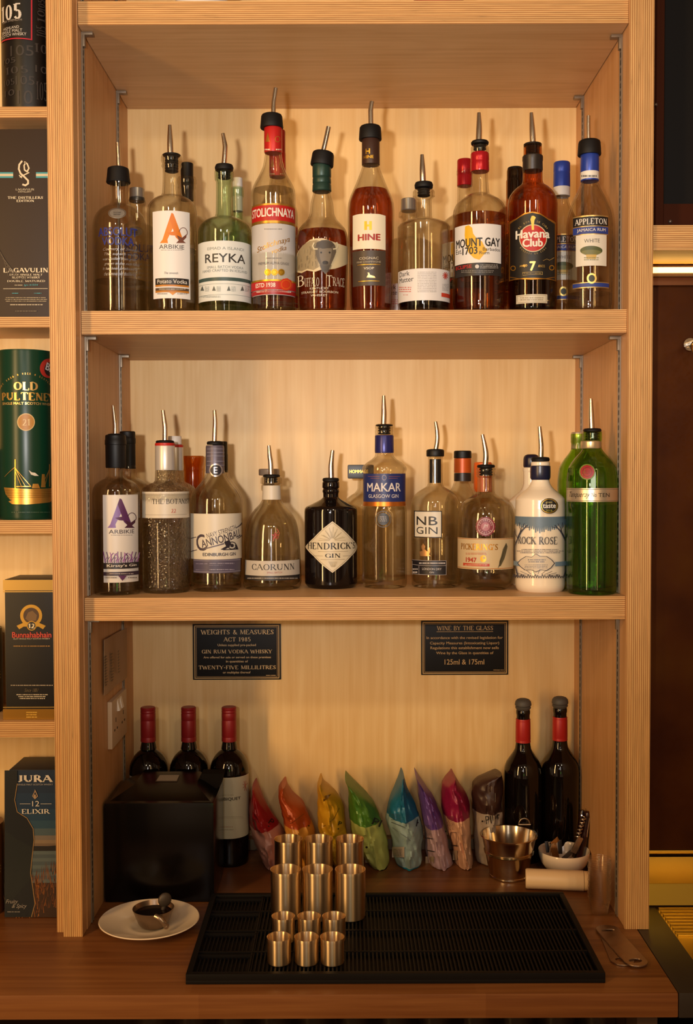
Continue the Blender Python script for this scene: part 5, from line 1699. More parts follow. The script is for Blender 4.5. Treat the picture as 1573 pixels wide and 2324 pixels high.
y0, y1 = onX(244, 1647, XL).y, onX(287, 1612, XL + .008).y
zb, zt = onX(249, 1701.6, XL + .004).z, onX(249, 1593, XL + .004).z
t = thing('wall_socket', 'white double power socket with two rocker switches on the left side panel', 'socket', (XL, y0, zb))
bm = bmesh.new(); bx(bm, XL + .0002, XL + .0085, y0, y1, zb, zt, 0, .0012); finish(bm, 'face_plate', plain('#cdb494', .4), t)
wp = plain('#efe6d8', .3)
for q in (.40, .58):
    ym = y0 + (y1 - y0) * q
    bm = bmesh.new()
    v = [bm.verts.new(p) for p in ((XL + .0085, ym - .007, zb + .060), (XL + .0085, ym + .007, zb + .060), (XL + .0085, ym + .007, zb + .082), (XL + .0085, ym - .007, zb + .082), (XL + .0135, ym - .007, zb + .061), (XL + .0135, ym + .007, zb + .061))]
    for f in ((0, 1, 5, 4), (4, 5, 2, 3), (0, 4, 3), (1, 2, 5)): bm.faces.new([v[i] for i in f])
    finish(bm, 'switch', wp, t)
dk = plain('#1a1512', .6)
for q in (.25, .75):
    ym = y0 + (y1 - y0) * q
    for dy, dz, w, h in ((0, .047, .004, .008), (-.011, .030, .0065, .004), (.011, .030, .0065, .004)):
        bm = bmesh.new(); bx(bm, XL + .0084, XL + .0088, ym + dy - w / 2, ym + dy + w / 2, zb + dz - h / 2, zb + dz + h / 2)
        finish(bm, 'pin_hole', dk, t)

# ================================================================== left unit: cartons and tubes
def tube_box(name, label, cx, y0, y1, hw, yd, zs, col, rough=.4, caps=None):
    x = onY(cx, (y0 + y1) / 2, yd).x
    r = hw * mpp(yd)
    zt = onY(cx, y0, yd).z
    t = thing(name, label, 'tube', (x, yd, zs), 0, None)
    bm = bmesh.new(); lathe(bm, x, yd, [(zs, 0), (zs, r * .985), (zs + .003, r), (zt - .003, r), (zt, r * .985), (zt, 0)], 64)
    finish(bm, 'tube_body', plain(col, rough, spec=.35), t)
    return t, Print(CylSurf(x, yd, lambda z: r)), x, r, zt


r_ = 62 * mpp(.06)
t, L, x, r, zt = tube_box('whisky_tube', 'black whisky tube patterned with grey numbers on the top left shelf', 66, -110, 240, 60, .062, LSH[0], '#0a0706')
g = '#3c3633'
L.micro(8, 96, 9, 97, 1, g)
for tx, a, c, b2, d in (('105', 24, 102, 76, 126), ('10', 78, 100, 106, 120), ('105', 14, 150, 64, 166), ('105', 36, 172, 78, 192), ('10', 80, 150, 106, 166), ('105', 8, 132, 36, 144), ('10', 40, 205, 74, 236), ('105', 10, 180, 34, 194), ('10', 12, 204, 34, 218), ('105', 82, 186, 106, 228)):
    L.text(tx, a, c, b2, d, g, 'serif' if a % 4 else 'sans')
L.text('105', 82, 4, 104, 20, g, 'serif', rot=90).text('10', 80, 28, 104, 46, g, 'serif', rot=90).text('105', 82, 60, 104, 84, g, 'serif', rot=90)
L.poly([(4, -60), (73, -60), (73, 92), (4, 99)], '#c01f34').poly([(4, -60), (70, -60), (70, 89), (4, 96)], '#0a0706')
L.text('105', 6, 9, 49, 45, '#e0d8cc', 'serif', bold=.05).text('CASK STRENGTH', 8, 44, 50, 49, '#a89c90').text('HIGHLAND', 10, 60, 44, 66, '#d8d0c4').text('SINGLE MALT', 7, 67, 51, 74, '#d8d0c4').text('SCOTCH WHISKY', 6, 75, 60, 82, '#d8d0c4')
L.build('print', t)


def carton(name, label, x0, x1, ytop, zs, yf, dep, mats):
    a, b2 = onY(x0, 1000, yf).x, onY(x1, 1000, yf).x
    zt = onY((x0 + x1) / 2, ytop, yf).z
    t = thing(name, label, 'box', ((a + b2) / 2, yf + dep / 2, zs))
    bm = bmesh.new(); bx(bm, a, b2, yf, yf + dep, zs, zt, 0, .0008)
    finish(bm, 'carton', mats, t)
    return t, Print(PlaneSurf((a, yf, zs), (1, 0, 0), (0, 0, 1))), a, b2, zt


XE = 117.5
t, L, a, b2, zt = carton('whisky_carton', 'brown whisky carton with turquoise stripe and cream emblem, second left shelf', -20, XE, 293, LSH[1], .012, .085, [plain('#2c1d11', .5, spec=.3)])
L.rect(-19, 391, 30, 394.5, '#3aa0a8').rect(-19, 394.5, 30, 400, '#d8c8a4').rect(-19, 400, 30, 404, '#3aa0a8').rect(82, 391, 112, 394.5, '#3aa0a8').rect(82, 394.5, 112, 400, '#d8c8a4').rect(82, 400, 112, 404, '#3aa0a8')
cr = '#e6d6b4'
L.line([(50, 366), (44, 374), (43, 384), (47, 394), (56, 402), (64, 410), (64, 417), (58, 421), (52, 419)], 4, cr).line([(56, 368), (62, 372), (66, 382), (62, 390), (56, 386), (55, 376), (58, 370)], 3.2, cr).line([(46, 402), (54, 398), (66, 392)], 2.6, cr).line([(44, 398), (50, 404)], 2, cr)
L.text('LAGAVULIN', 36, 428, 78, 432.5, cr, 'serif').text('DISTILLERY', 42, 434, 72, 437, cr).text('THE DISTILLERS', 18, 446, 98, 452, cr, 'serif', bold=.06).text('EDITION', 38, 453.5, 78, 459, cr, 'serif', bold=.06)
L.text('LAGAVULIN', 8, 608, 110, 619, cr, 'serif', bold=.07).text('ISLAY SINGLE MALT', 22, 621.5, 97, 626, cr, 'serif', bold=.05).text('SCOTCH WHISKY', 28, 627.5, 92, 632.5, cr, 'serif', bold=.05).text('DOUBLE MATURED', 17, 636, 103, 640.5, cr, 'serif', bold=.03)
L.text('lgv.4/504', 55, 645, 87, 650, '#3aa0a8', shear=.2).micro(34, 646, 53, 649, 1, cr).rect(8, 655, 109, 656, cr).micro(28, 664, 44, 668, 1, '#3aa0a8').micro(78, 664, 95, 668, 1, '#3aa0a8').micro(12, 674, 108, 686, 3, '#b8a684', .4, .1).micro(24, 690, 98, 694, 1, '#e6d6b4').micro(36, 704, 84, 709, 1, '#6a5c48')
random.seed(5)
for i in range(9): L.line([(-5 + i * 4, 560 + i * 9), (10 + i * 5, 590 + i * 6), (20 + i * 7, 628)], .9, '#5a4a36')
L.build('print', t)

t, L, x, r, zt = tube_box('whisky_tube', 'dark green whisky tube with gold ship, third left shelf', 61, 799, 1179, 61.5, .064, LSH[2], '#0a3322', .3)
gd = '#c89a4am'
L.text('OLD', 31, 866, 86, 886, '#e0c078m', 'serif', bold=.09).text('PULTENEY', 5, 890, 119, 909, '#d8ae5am', 'serif', bold=.09).text('SINGLE MALT SCOTCH WHISKY', 6, 912.5, 118, 918.5, '#e0c078m', bold=.03)
L.arc_text('EST 1826 . WICK . SCOTLAND', 60, 918, 70, 148, 32, 4.6, '#d8ae5am', bold=.03)
L.ell(59, 958, 20, 20, '#e0c080').ell(59, 958, 18, 18, '#c08a3c').text('21', 50, 951, 68, 966, '#e8cc90', 'serif')
L.ell(110, 836, 20, 22, '#b8352a').ell(113, 838, 13, 16, '#2a2422').text('BIG', 103, 828, 121, 846, '#d8d0c8', rot=-20, bold=.03)
L.poly([(10, 1106), (36, 1108), (70, 1110), (118, 1108), (118, 1130), (108, 1136), (60, 1140), (24, 1134), (14, 1122)], gd).poly([(20, 1138), (36, 1132), (50, 1136), (66, 1131), (84, 1134), (104, 1129), (118, 1134), (112, 1140), (60, 1145), (28, 1144)], gd)
L.line([(35, 1108), (35, 1043)], 2.2, gd).line([(35, 1062), (70, 1104)], 1.2, gd).line([(37, 1066), (58, 1104)], 1.1, gd).line([(35, 1060), (12, 1082)], .9, gd).line([(36, 1070), (50, 1106)], .9, gd).line([(111, 1104), (111, 1054)], 2, gd).line([(111, 1064), (92, 1104)], 1.2, gd).line([(109, 1070), (100, 1104)], 1, gd)
L.poly([(92, 1106), (94, 1076), (100, 1076), (102, 1106)], gd).poly([(72, 1108), (74, 1098), (86, 1098), (90, 1108)], gd).poly([(65, 1067), (72, 1072), (79, 1073), (87, 1080), (78, 1080), (70, 1077)], '#e8e0cc').rect(38, 1103, 70, 1105, gd)
for i in range(5): L.rect(14 + i, 1112 + i * 4, 116, 1112.8 + i * 4, '#8a6428m')
L.micro(28, 1160, 112, 1165, 1, '#3a5a44')
L.build('print', t)

t, L, a, b2, zt = carton('whisky_carton', 'black whisky carton with gold bands and round emblem, fourth left shelf', 6, 129, 1315, LSH[3], .012, .085, [plain('#0b080b', .45, spec=.3)])
L.rect(7, 1316, 128, 1340, '#a5884cm').rect(7, 1341.5, 128, 1344, '#a5884cm').rect(7, 1604, 128, 1606, '#a5884cm').rect(7, 1609, 128, 1633, '#8a6424m').micro(60, 1614, 84, 1630, 3, '#d8b050m')
L.ell(71, 1397, 25, 25, '#a8853cm').ell(71, 1397, 18, 18, '#4a3020').poly([(58, 1404), (64, 1390), (74, 1386), (84, 1396), (82, 1408), (66, 1410)], '#7a5a34')
L.poly([(38, 1420), (56, 1412), (86, 1412), (104, 1420), (98, 1428), (88, 1422), (54, 1422), (44, 1428)], '#a8853cm').ell(72, 1420, 11, 11, '#a8853cm').ell(72, 1420, 9, 9, '#17141a').text('12', 65, 1415, 79, 1426, '#f0e0b8', 'serif', bold=.08)
L.text('Bunnahabhain', 28, 1434, 117, 1447, '#e04a38', bold=.02).text('ISLAY SINGLE MALT SCOTCH WHISKY', 31, 1448, 114, 1451, '#d8cab0').micro(31, 1464, 114, 1468, 1, '#c08a3c').micro(25, 1553, 121, 1557, 1, '#c8b8a0').text('Since 1881', 56, 1562, 88, 1570, '#6a5a40', shear=.4).micro(35, 1574, 112, 1587, 3, '#d8cab0', .5, .3)
L.build('print', t)

# curved sunset carton
t, L, a, b2, zt = carton('whisky_carton', 'blue landscape-printed whisky carton with bottle outline, standing on the worktop at left', 10.5, 132, 1747, ZC, onZ(70, 2082, ZC).y, .085, [plain('#0b1c2e', .45, spec=.3)])
sky = ['#0e2a48', '#133352', '#193f5c', '#284c62', '#4a5e66', '#7a7066', '#8c7860', '#786450']
yy = [1748, 1800, 1836, 1862, 1880, 1896, 1906, 1914, 1920]
for i in range(8): L.rect(11, yy[i], 131, yy[i + 1], sky[i])
L.poly([(11, 1900), (30, 1906), (56, 1916), (84, 1922), (131, 1918), (131, 1932), (11, 1932)], '#1c1a1c')
for i in range(9): L.rect(11, 1931 + i * 8, 131, 1939 + i * 8, ('#5c6a6c', '#4c5a60')[i % 2])
L.rect(11, 2003, 131, 2081, '#3a2418')
random.seed(9)
vs, fs = [], []
for i in range(150):
    x = 12 + random.random() * 118
    y = random.uniform(1996, 2080) - max(0, x - 70) * .5
    k = len(vs)
    dx = random.uniform(-5, 8)
    vs += [L.S.uv(x, y), L.S.uv(x + 1.4, y), L.S.uv(x + dx, y - random.uniform(14, 34))]
    fs.append([k, k + 1, k + 2])
L.raw(vs, fs, '#7a4420').raw([(u + .003, v_ - .006) for u, v_, *_ in vs[:210]], fs[:70], '#a0602a')
L.poly([(11, 1748), (40, 1748), (40, 1780), (34, 1815), (40, 1842), (62, 1856), (76, 1880), (78, 1905), (74, 1940), (70, 1980), (76, 2020), (80, 2050), (72, 2080), (11, 2080)], '#0a141e')
L.poly([(11, 1880), (40, 1905), (74, 1922), (73, 1990), (30, 2040), (11, 2050)], '#141e22')
L.line([(40, 1778), (34, 1815), (40, 1842), (62, 1856), (76, 1880), (78, 1905), (74, 1940), (70, 1980), (76, 2020), (80, 2050), (72, 2080)], 1.3, '#b89058')
w = '#e8e0d4'
L.text('JURA', 41, 1758, 121, 1775, w, 'serif', bold=.09).text('SINGLE MALT SCOTCH WHISKY', 41, 1778, 121, 1781.5, '#b8b4b0')
L.line([(80, 1795), (75, 1806), (80, 1812), (86, 1806), (80, 1792)], 1.8, '#b89a7a').ell(80, 1806, 2.5, 4, '#b89a7a')
L.text('12', 74, 1817, 90, 1829, w).rect(46, 1823, 70, 1823.8, w).rect(93, 1823, 118, 1823.8, w).text('ELIXIR', 50, 1835, 115, 1846, w, 'serif', bold=.02)
L.text('Fruity', 14, 2040, 42, 2052, '#a8a098', shear=.4).text('& Spicy', 28, 2050, 62, 2062, '#a8a098', shear=.4).micro(18, 2066, 46, 2070, 1, '#a8a098')
L.build('print', t)
# slivers at the left edge of the picture
for cx, y0, y1, zs, hw, col, lab in ((-52, 1020, 1180, LSH[2], 58, '#3a0f0e', 'dark red tube cut off at the left edge beside the green tube'), (-54, 1425, 1636, LSH[3], 58, '#0e0c0c', 'black tube cut off at the left edge beside the black and gold carton'), (-48, 1866, 2076, ZC, 56, '#6a3a14', 'copper-brown tube cut off at the left edge on the worktop')):
    t, L, x, r, zt = tube_box('whisky_tube', lab, cx, y0, y1, hw, .08, zs, col)
    L.micro(-20, (y0 + y1) / 2 - 10, 2, (y0 + y1) / 2 + 10, 3, '#c08a50'); L.build('print', t)

# ================================================================== on the worktop
random.seed(21)
# ---- wine bottles
wine = plain('#0b0605', 0.05, 0.0, 0.0, 0.5)
WPROF = lambda t, s0: [(t, 15), (t + 74, 15.6), (t + 92, 16.5), (s0, 18.5), (s0 + 8, 25), (s0 + 16, 32.5), (s0 + 25, 38), (s0 + 36, 42.4), (s0 + 52, 44), (1955, 44), (1964, 43)]
hw = 44
yw = depth_for_base(520, 1970, hw, ZC)
WG = 'red wine bottles at the left of the counter back'
b = Bottle('wine_bottle', 'red-capped wine bottle with cream label, rightmost of the three behind the black dispenser', 'bottle', WG, 521, ZC, yw,
           WPROF(1608, 1698), wine, solid=True, foot=.95)
W3 = b
L = b.pr()
L.rect(479, 1765, 565, 1904, '#d8cfb4').text('UBIQUET', 500, 1810, 546, 1818, '#3a342c', bold=.03).micro(500, 1803, 530, 1805.5, 1, '#9a8f7a').micro(500, 1852, 552, 1858, 2, '#a89c84', .3).micro(498, 1875, 528, 1878, 1, '#b07a60').micro(498, 1881, 530, 1885, 1, '#a89c84')
for i in range(7):
    a = math.radians(30 + i * 44)
    L.line([(556, 1783), (556 + 6 * math.cos(a), 1783 - 12 * math.sin(a))], 1.1, '#c07058')
L.build('label', b.root)
cp = plain('#8a1a1e', 0.4, 0.15)
CAPP = [(1604, 15.5), (1606, 17), (1610, 17), (1611, 16.4), (1613, 17), (1616, 17), (1617, 16.4), (1619, 17), (1632, 17), (1633, 16.4), (1635, 17), (1670, 17.2), (1671, 16.8), (1673, 17.3), (1681, 17.3)]
b.turned('screw_cap', CAPP, cp)
for cx, lab in ((428, 'red-capped wine bottle, middle one of the three behind the black dispenser'), (336, 'red-capped wine bottle beside the left side panel, behind the black dispenser')):
    W3.back(lab, cx, yw, [], 1608, group=WG, scale=1.0, behind=False)
WH = 'opened wine bottles at the right of the counter back'
grey = plain('#4a4642', 0.6)
yr = .3785 - 44.5 * mpp(.335)
for i, (cx, st, lab) in enumerate(((1187, 1585.5, 'opened dark wine bottle with grey vacuum stopper, beside the brown crisp packet'), (1272, 1581, 'opened dark wine bottle with grey vacuum stopper, in the corner behind the white bowl'))):
    d = st - 1581
    b = Bottle('wine_bottle', lab, 'bottle', WH, cx - 1.5 * i, ZC, yr - (0.012 if i == 0 else 0),
               [(1606 + d, 15), (1608 + d, 16), (1614 + d, 16), (1618 + d, 15), (1626 + d, 15), (1680 + d, 16.5), (1694 + d, 18.5), (1704 + d, 24), (1714 + d, 31), (1724 + d, 37.5), (1736 + d, 42), (1752 + d, 44), (1942, 44), (1950, 43)], wine, solid=True, foot=.95)
    b.turned('vacuum_stopper', [(st, 9), (st + 2, 14), (st + 6, 17.5), (st + 12, 18.8), (st + 15, 18.6), (st + 17, 16), (st + 19, 18), (st + 22, 17), (st + 26, 13.5), (st + 30, 13)], grey)
    b.turned('neck_foil', [(1626 + d, 16), (1628 + d, 16.8), (1631 + d, 16.2), (1633 + d, 16.8), (1672 + d, 17.2), (1674 + d, 16.7), (1676 + d, 17.3), (1679 + d, 17.2)], plain('#a81e1c', .4, .15))

# ---- black dispenser
blkp = plain('#080504', 0.2, spec=0.35)
yf = onZ(360, 2049, ZC).y
k = mpp(yf)
xa, xb = onY(235, 1930, yf).x, onY(487, 1930, yf).x
ztf = onY(360, 1822, yf).z
t = thing('napkin_dispenser', 'black plastic countertop dispenser with sloping top at left', 'dispenser', ((xa + xb) / 2, yf + .08, ZC))
YB = yf + 0.150
bm = bmesh.new()
bx(bm, xa, xb, yf, YB, ZC, ztf, 0, .009)
finish(bm, 'housing', blkp, t, 40)
ya, yb_ = yf + .058, yf + .128
za_ = onY(378, 1782, ya).z
zb_ = onY(378, 1751, yb_).z
bm = bmesh.new()
lo = [(xa + .005, yf + .004), (xb - .005, yf + .004), (xb - .005, YB - .004), (xa + .005, YB - .004)]
hi = [(onY(302, 1782, ya).x, ya, za_), (onY(447, 1782, ya).x, ya, za_), (onY(454, 1750, yb_).x, yb_, zb_), (onY(326, 1750, yb_).x, yb_, zb_)]
lv = [bm.verts.new((x, y, ztf - .002)) for x, y in lo]
hv = [bm.verts.new(p) for p in hi]
for i in range(4):
    bm.faces.new((lv[i], lv[(i + 1) % 4], hv[(i + 1) % 4], hv[i]))
bm.faces.new(hv)
bm.faces.new(lv[::-1])
finish(bm, 'sloped_top', blkp, t, 20)
uz = (Vector(hi[3]) - Vector(hi[0])); uz = Vector((0, uz.y, uz.z)).normalized()
N = Print(PlaneSurf(hi[0], (1, 0, 0), uz), lift=.0006)
N.poly([(361, 1758), (409, 1758), (402, 1775), (352, 1775)], '#3a2c20').poly([(363, 1759.5), (407, 1759.5), (401, 1773), (355, 1773)], '#b8ab94')
N.build('label_window', t)
bm = bmesh.new()
p0, p1, p2 = onY(456, 1790, yf + .11), onY(480, 1772, yf + .125), onY(505, 1756, yf + .14)
v = [onY(442, 1790, yf + .085), onY(462, 1806, yf + .085), onY(480, 1806, yf + .085), onY(502, 1780, yf + .09), onY(507, 1756, yf + .095), onY(457, 1756, yf + .095)]
A = [bm.verts.new(p) for p in v]
B2 = [bm.verts.new(p + Vector((0, .03, 0))) for p in v]
bm.faces.new(A); bm.faces.new(B2[::-1])
for i in range(6): bm.faces.new((A[i], A[(i + 1) % 6], B2[(i + 1) % 6], B2[i]))
finish(bm, 'lever', plain('#0a0604', 0.8, spec=.1), t, 20)  # no lever: block standing in for the dispenser's dark reflecting side and back

# ---- crisp packets
class PackSurf:
    step = 0.0015
    vstep = 0.0015

    def __init__(s, yc, f, hd):
        s.yc, s.f, s.hd = yc, f, hd

    def uv(s, px, py):
        return px * .001, -py * .001

    def pt(s, u, v, off):
        px, py = u * 1000, -v * 1000
        xl, xr = s.f(py)
        q = min(.97, abs((px - (xl + xr) / 2) / max((xr - xl) / 2, 1)))
        y = s.yc - s.hd(py) * (1 - q ** 1.7) ** (1 / 1.7)
        return onY(px, py, y - .0022 - off)


def packet(label, rows, c1, c2, top, mid, bot, marks, yc=.314, half=.060):
    ys = [r[0] for r in rows]
    fl, fr = pchip([(r[0], r[1]) for r in rows]), pchip([(r[0], r[2]) for r in rows])
    y0, y1 = ys[0], ys[-1]

    def f(py):
        a, b = fl(py), fr(py)
        return a, b

    def hd(py):
        t = (py - y0) / (y1 - y0)
        return half * (.72 + .28 * math.sin(PI * min(1, max(0, t))) ** .6)
    S = PackSurf(yc, f, hd)
    cs = sorted(set([y0 + (y1 - y0) * i / 44 for i in range(45)] + [c1, c2]))
    cs = [c for c in cs if c == c1 or c == c2 or min(abs(c - c1), abs(c - c2)) > 1.5]
    t = thing('crisp_packet', label, 'packet', (onY((rows[-1][1] + rows[-1][2]) / 2, y1, yc).x, yc, ZC), 0, 'crisp packets in rainbow order')
    bm = bmesh.new()
    n = 56
    rings = []
    seed = random.random() * 10
    for c in cs:
        xl, xr = f(c)
        ring = []
        zc = None
        for i in range(n):
            a = 2 * PI * i / n
            sx, sy = math.sin(a), -math.cos(a)
            qx = math.copysign(abs(sx) ** (2 / 1.7), sx)
            qy = math.copysign(abs(sy) ** (2 / 1.7), sy)
            tt = (c - y0) / (y1 - y0)
            edge = max(0.0, 1 - abs(2 * tt - 1) ** 6)
            q3 = Vector((sx * 1.6 + seed, sy * 1.6, tt * 5.5))
            w = 1 + edge * (.16 * noise.noise(q3) + .12 * abs(noise.noise(q3 * 1.9)) - .04)
            p = onY((xl + xr) / 2 + qx * (xr - xl) / 2 * w, c, yc)
            y = yc + qy * hd(c) * (1 + edge * (.16 * noise.noise(q3 * 1.7 + Vector((9, 0, 0))) - .20 * abs(noise.noise(q3 * 1.8 + Vector((0, 5, 0))))))
            ring.append(bm.verts.new((p.x, y, max(p.z, ZC + .0004))))
        rings.append(ring)
    for r_, (A, B) in enumerate(zip(rings, rings[1:])):
        m = 0 if cs[r_ + 1] <= c1 + .01 else (1 if cs[r_ + 1] <= c2 + .01 else 2)
        for i in range(n):
            g = bm.faces.new((A[i], A[(i + 1) % n], B[(i + 1) % n], B[i]))
            g.material_index = m
    g = bm.faces.new(rings[0]); g.material_index = 0
    g = bm.faces.new(rings[-1][::-1]); g.material_index = 2
    finish(bm, 'bag', [plain(top, .38, .12), plain(mid, .45), plain(bot, .38, .12)], t, 32)
    if marks:
        N = Print(S)
        marks(N)
        N.build('print', t)


K_ = '#201a18'


def marks_for(bar, p=None, small=None):
    def m(N):
        if p: N.text(*p[:5], K_, rot=p[5], bold=.01)
        if len(bar) == 4: N.micro(*bar, 4, '#5a4a44', .5)
        if small: N.micro(*small, 7, '#6a5a54', .35)
    return m


def m_red(N):
    N.text('P', 611, 1858, 621, 1872, K_, rot=-38, bold=.02).ell(610, 1875, 1.8, 1.8, K_).micro(567, 1884, 588, 1898, 4, '#8a5a4c').line([(577, 1930), (606, 1916)], 1.6, K_).rect(596, 1936, 611, 1958, '#c8b09a')
    for i in range(5): N.line([(597 + i * 2.2, 1938), (603 + i * 2.2, 1957)], .7, K_)


packet('red crisp packet leaning against the labelled wine bottle', [(1779, 574, 582), (1800, 572, 591), (1830, 566, 607), (1850, 566, 619), (1874, 569, 636), (1895, 573, 645), (1920, 584, 645), (1945, 596, 640), (1968, 609, 630), (1992, 618, 624)], 1868, 1960, '#9c1f22', '#c88a76', '#9c1f22', m_red)


def m_or(N):
    N.ell(701, 1874, 1.8, 2, K_).line([(644, 1870), (662, 1868), (690, 1847)], 1, '#5a3010').micro(644, 1878, 668, 1886, 3, '#8a6a3c')


packet('orange crisp packet between the red and the yellow ones', [(1776, 640, 650), (1786, 632, 654), (1800, 632, 663), (1827, 636, 693), (1855, 640, 704), (1882, 647, 714), (1920, 661, 716), (1950, 680, 716), (1970, 692, 712), (1990, 700, 708)], 1862, 1962, '#a8461c', '#c88a34', '#a8461c', m_or)


def m_ye(N):
    N.text('P', 768, 1864, 776, 1874, K_, rot=-15, bold=.02).ell(768, 1881, 1.6, 1.8, K_).line([(724, 1877), (738, 1874), (758, 1858), (770, 1834)], 1.1, '#5a4010').poly([(730, 1822), (738, 1806), (752, 1802), (744, 1812)], '#6a4c18')


packet('yellow crisp packet behind the steel measures', [(1768, 724, 731), (1780, 720, 737), (1796, 720, 760), (1821, 720, 777), (1850, 721, 782), (1880, 725, 786), (1920, 736, 790), (1950, 752, 792), (1970, 764, 788), (1990, 772, 780)], 1872, 1965, '#c8961e', '#d2a422', '#c8961e', m_ye)


def m_gr(N):
    N.text('PI', 846, 1858, 866, 1874, K_, rot=-22, bold=.012).text(':', 842, 1868, 844, 1874, K_).ell(832, 1923, 2.6, 2.4, K_).rect(829, 1932, 836, 1958, '#c8b48a')
    for i in range(4): N.line([(829.5 + i * 1.7, 1934), (832 + i * 1.7, 1956)], .6, '#6a5a30')


packet('green crisp packet with pale green middle, leaning', [(1762, 783, 786), (1780, 788, 808), (1805, 791, 835), (1830, 793, 853), (1870, 796, 870), (1900, 804, 876), (1930, 818, 880), (1955, 834, 883), (1975, 848, 882), (1993, 868, 880)], 1856, 1962, '#4a7a2a', '#a8b060', '#5a9a2a', m_gr)


def m_bl(N):
    N.text('P', 946, 1858, 954, 1876, K_, rot=-12, bold=.012).micro(888, 1846, 912, 1862, 4, '#4a5a5e', .3).line([(888, 1866), (918, 1878)], 1.4, '#5a6a6e').line([(890, 1878), (932, 1908)], 1.2, '#7a8a8c').line([(934, 1904), (946, 1878)], 1, '#c8d0d0').rect(890, 1922, 918, 1946, '#c8b8a4').micro(893, 1926, 912, 1942, 5, '#6a5048', .4)


packet('turquoise-blue crisp packet with pale blue middle', [(1755, 909, 916), (1785, 896, 923), (1821, 880, 941), (1856, 878, 951), (1882, 885, 957), (1915, 888, 960), (1939, 891, 961), (1960, 900, 950), (1980, 908, 938), (1997, 914, 927)], 1846, 1950, '#1f6a8a', '#8fa6a4', '#1c7890', m_bl)


def m_pu(N):
    N.micro(959, 1872, 978, 1896, 9, '#5a4a54', .35).line([(962, 1901), (982, 1904)], 1.6, K_).line([(970, 1930), (986, 1933)], 1.8, K_).rect(966, 1944, 985, 1966, '#c0a88a').ell(1012, 1887, 1.6, 2, K_)
    for i in range(4): N.rect(968 + i * 3, 1946, 969 + i * 3, 1964, '#8a6a58')


packet('purple crisp packet with lilac middle', [(1755, 942, 945), (1780, 947, 964), (1805, 950, 982), (1821, 953, 990), (1854, 958, 1003), (1880, 962, 1010), (1913, 966, 1018), (1945, 971, 1025), (1968, 977, 1028), (1989, 984, 1020)], 1864, 1970, '#6a4a94', '#b0929a', '#5a4488', m_pu)


def m_ma(N):
    N.micro(1014, 1852, 1030, 1884, 12, '#7a5a50', .35).frame(1022, 1889, 1036, 1920, 1.2, '#5a3a34').line([(1022, 1918), (1038, 1920)], 2, K_).rect(1028, 1930, 1038, 1952, '#c8ac8c').ell(1062, 1869, 1.5, 1.8, K_)


packet('magenta crisp packet with pale pink middle', [(1757, 1026, 1031), (1781, 1002, 1046), (1800, 1001, 1058), (1836, 1003, 1066), (1862, 1009, 1067), (1890, 1018, 1068), (1923, 1026, 1071), (1953, 1032, 1074), (1970, 1034, 1074), (1995, 1047, 1060)], 1845, 1958, '#8a1440', '#d0a080', '#8a1838', m_ma)


def m_br(N):
    N.text('PIPE', 1102, 1850, 1138, 1868, K_, rot=8).ell(1095, 1864, 2, 2.2, K_).rect(1123, 1800, 1125, 1836, '#8a8078')


packet('dark brown crisp packet with silver-grey middle, rightmost of the packets', [(1754, 1118, 1138), (1766, 1082, 1140), (1779, 1071, 1141), (1800, 1070, 1142), (1836, 1073, 1140), (1880, 1075, 1140), (1923, 1078, 1139), (1950, 1081, 1140), (1974, 1084, 1132), (1993, 1092, 1120)], 1836, 1950, '#3a2420', '#9a8a7c', '#4a3028', m_br, .318, .042)

# ---- bar mat
zr, zm = ZC + .0155, ZC + .0125
mx0 = (onZ(422, 2232, ZC).x + onZ(481, 2026, zr).x) / 2
mx1 = (onZ(1375, 2233, ZC).x + onZ(1279, 2025, zr).x) / 2
my0, my1 = onZ(900, 2233, ZC).y, onZ(900, 2025, zr).y
mt = thing('bar_mat', 'black rubber ribbed bar mat lying on the worktop', 'mat', ((mx0 + mx1) / 2, (my0 + my1) / 2, ZC))
mm = plain('#070404', .55, spec=.22)
bm = bmesh.new(); bx(bm, mx0, mx1, my0, my1, ZC + .0002, ZC + .006, 0, .001)
rim = .009
for q in ((mx0, mx1, my0, my0 + rim), (mx0, mx1, my1 - rim, my1), (mx0, mx0 + rim, my0 + rim, my1 - rim), (mx1 - rim, mx1, my0 + rim, my1 - rim)):
    bx(bm, *q, ZC + .0055, zr, 0, .001)
finish(bm, 'mat_tray', mm, mt)
rows = [my0 + rim] + [onZ(900, p, zm).y for p in (2159, 2111, 2067)] + [my1 - rim]
xs_ = onZ(583, 2110, zm).x
bm = bmesh.new()
for i in range(1, 4): bx(bm, mx0 + rim, mx1 - rim, rows[i] - .0016, rows[i] + .0016, ZC + .0055, zm + .0006)
bx(bm, xs_ - .002, xs_ + .002, my0 + rim, my1 - rim, ZC + .0055, zm)
for i in range(4):
    bx(bm, mx0 + rim, xs_, rows[i + 1] - .0125, rows[i + 1] - .0105, ZC + .0055, zm + .0006)
finish(bm, 'dividers', mm, mt)
bm = bmesh.new()
x = mx0 + rim + .004
while x < mx1 - rim - .003:
    for i in range(4):
        if x < xs_: bx(bm, x, x + .0022, rows[i] + .003, rows[i + 1] - .014, ZC + .0055, zm - .003)
        else: bx(bm, x, x + .0026, rows[i] + .0025, rows[i + 1] - .0025, ZC + .0055, zm)
    x += .0062
finish(bm, 'ribs', mm, mt)

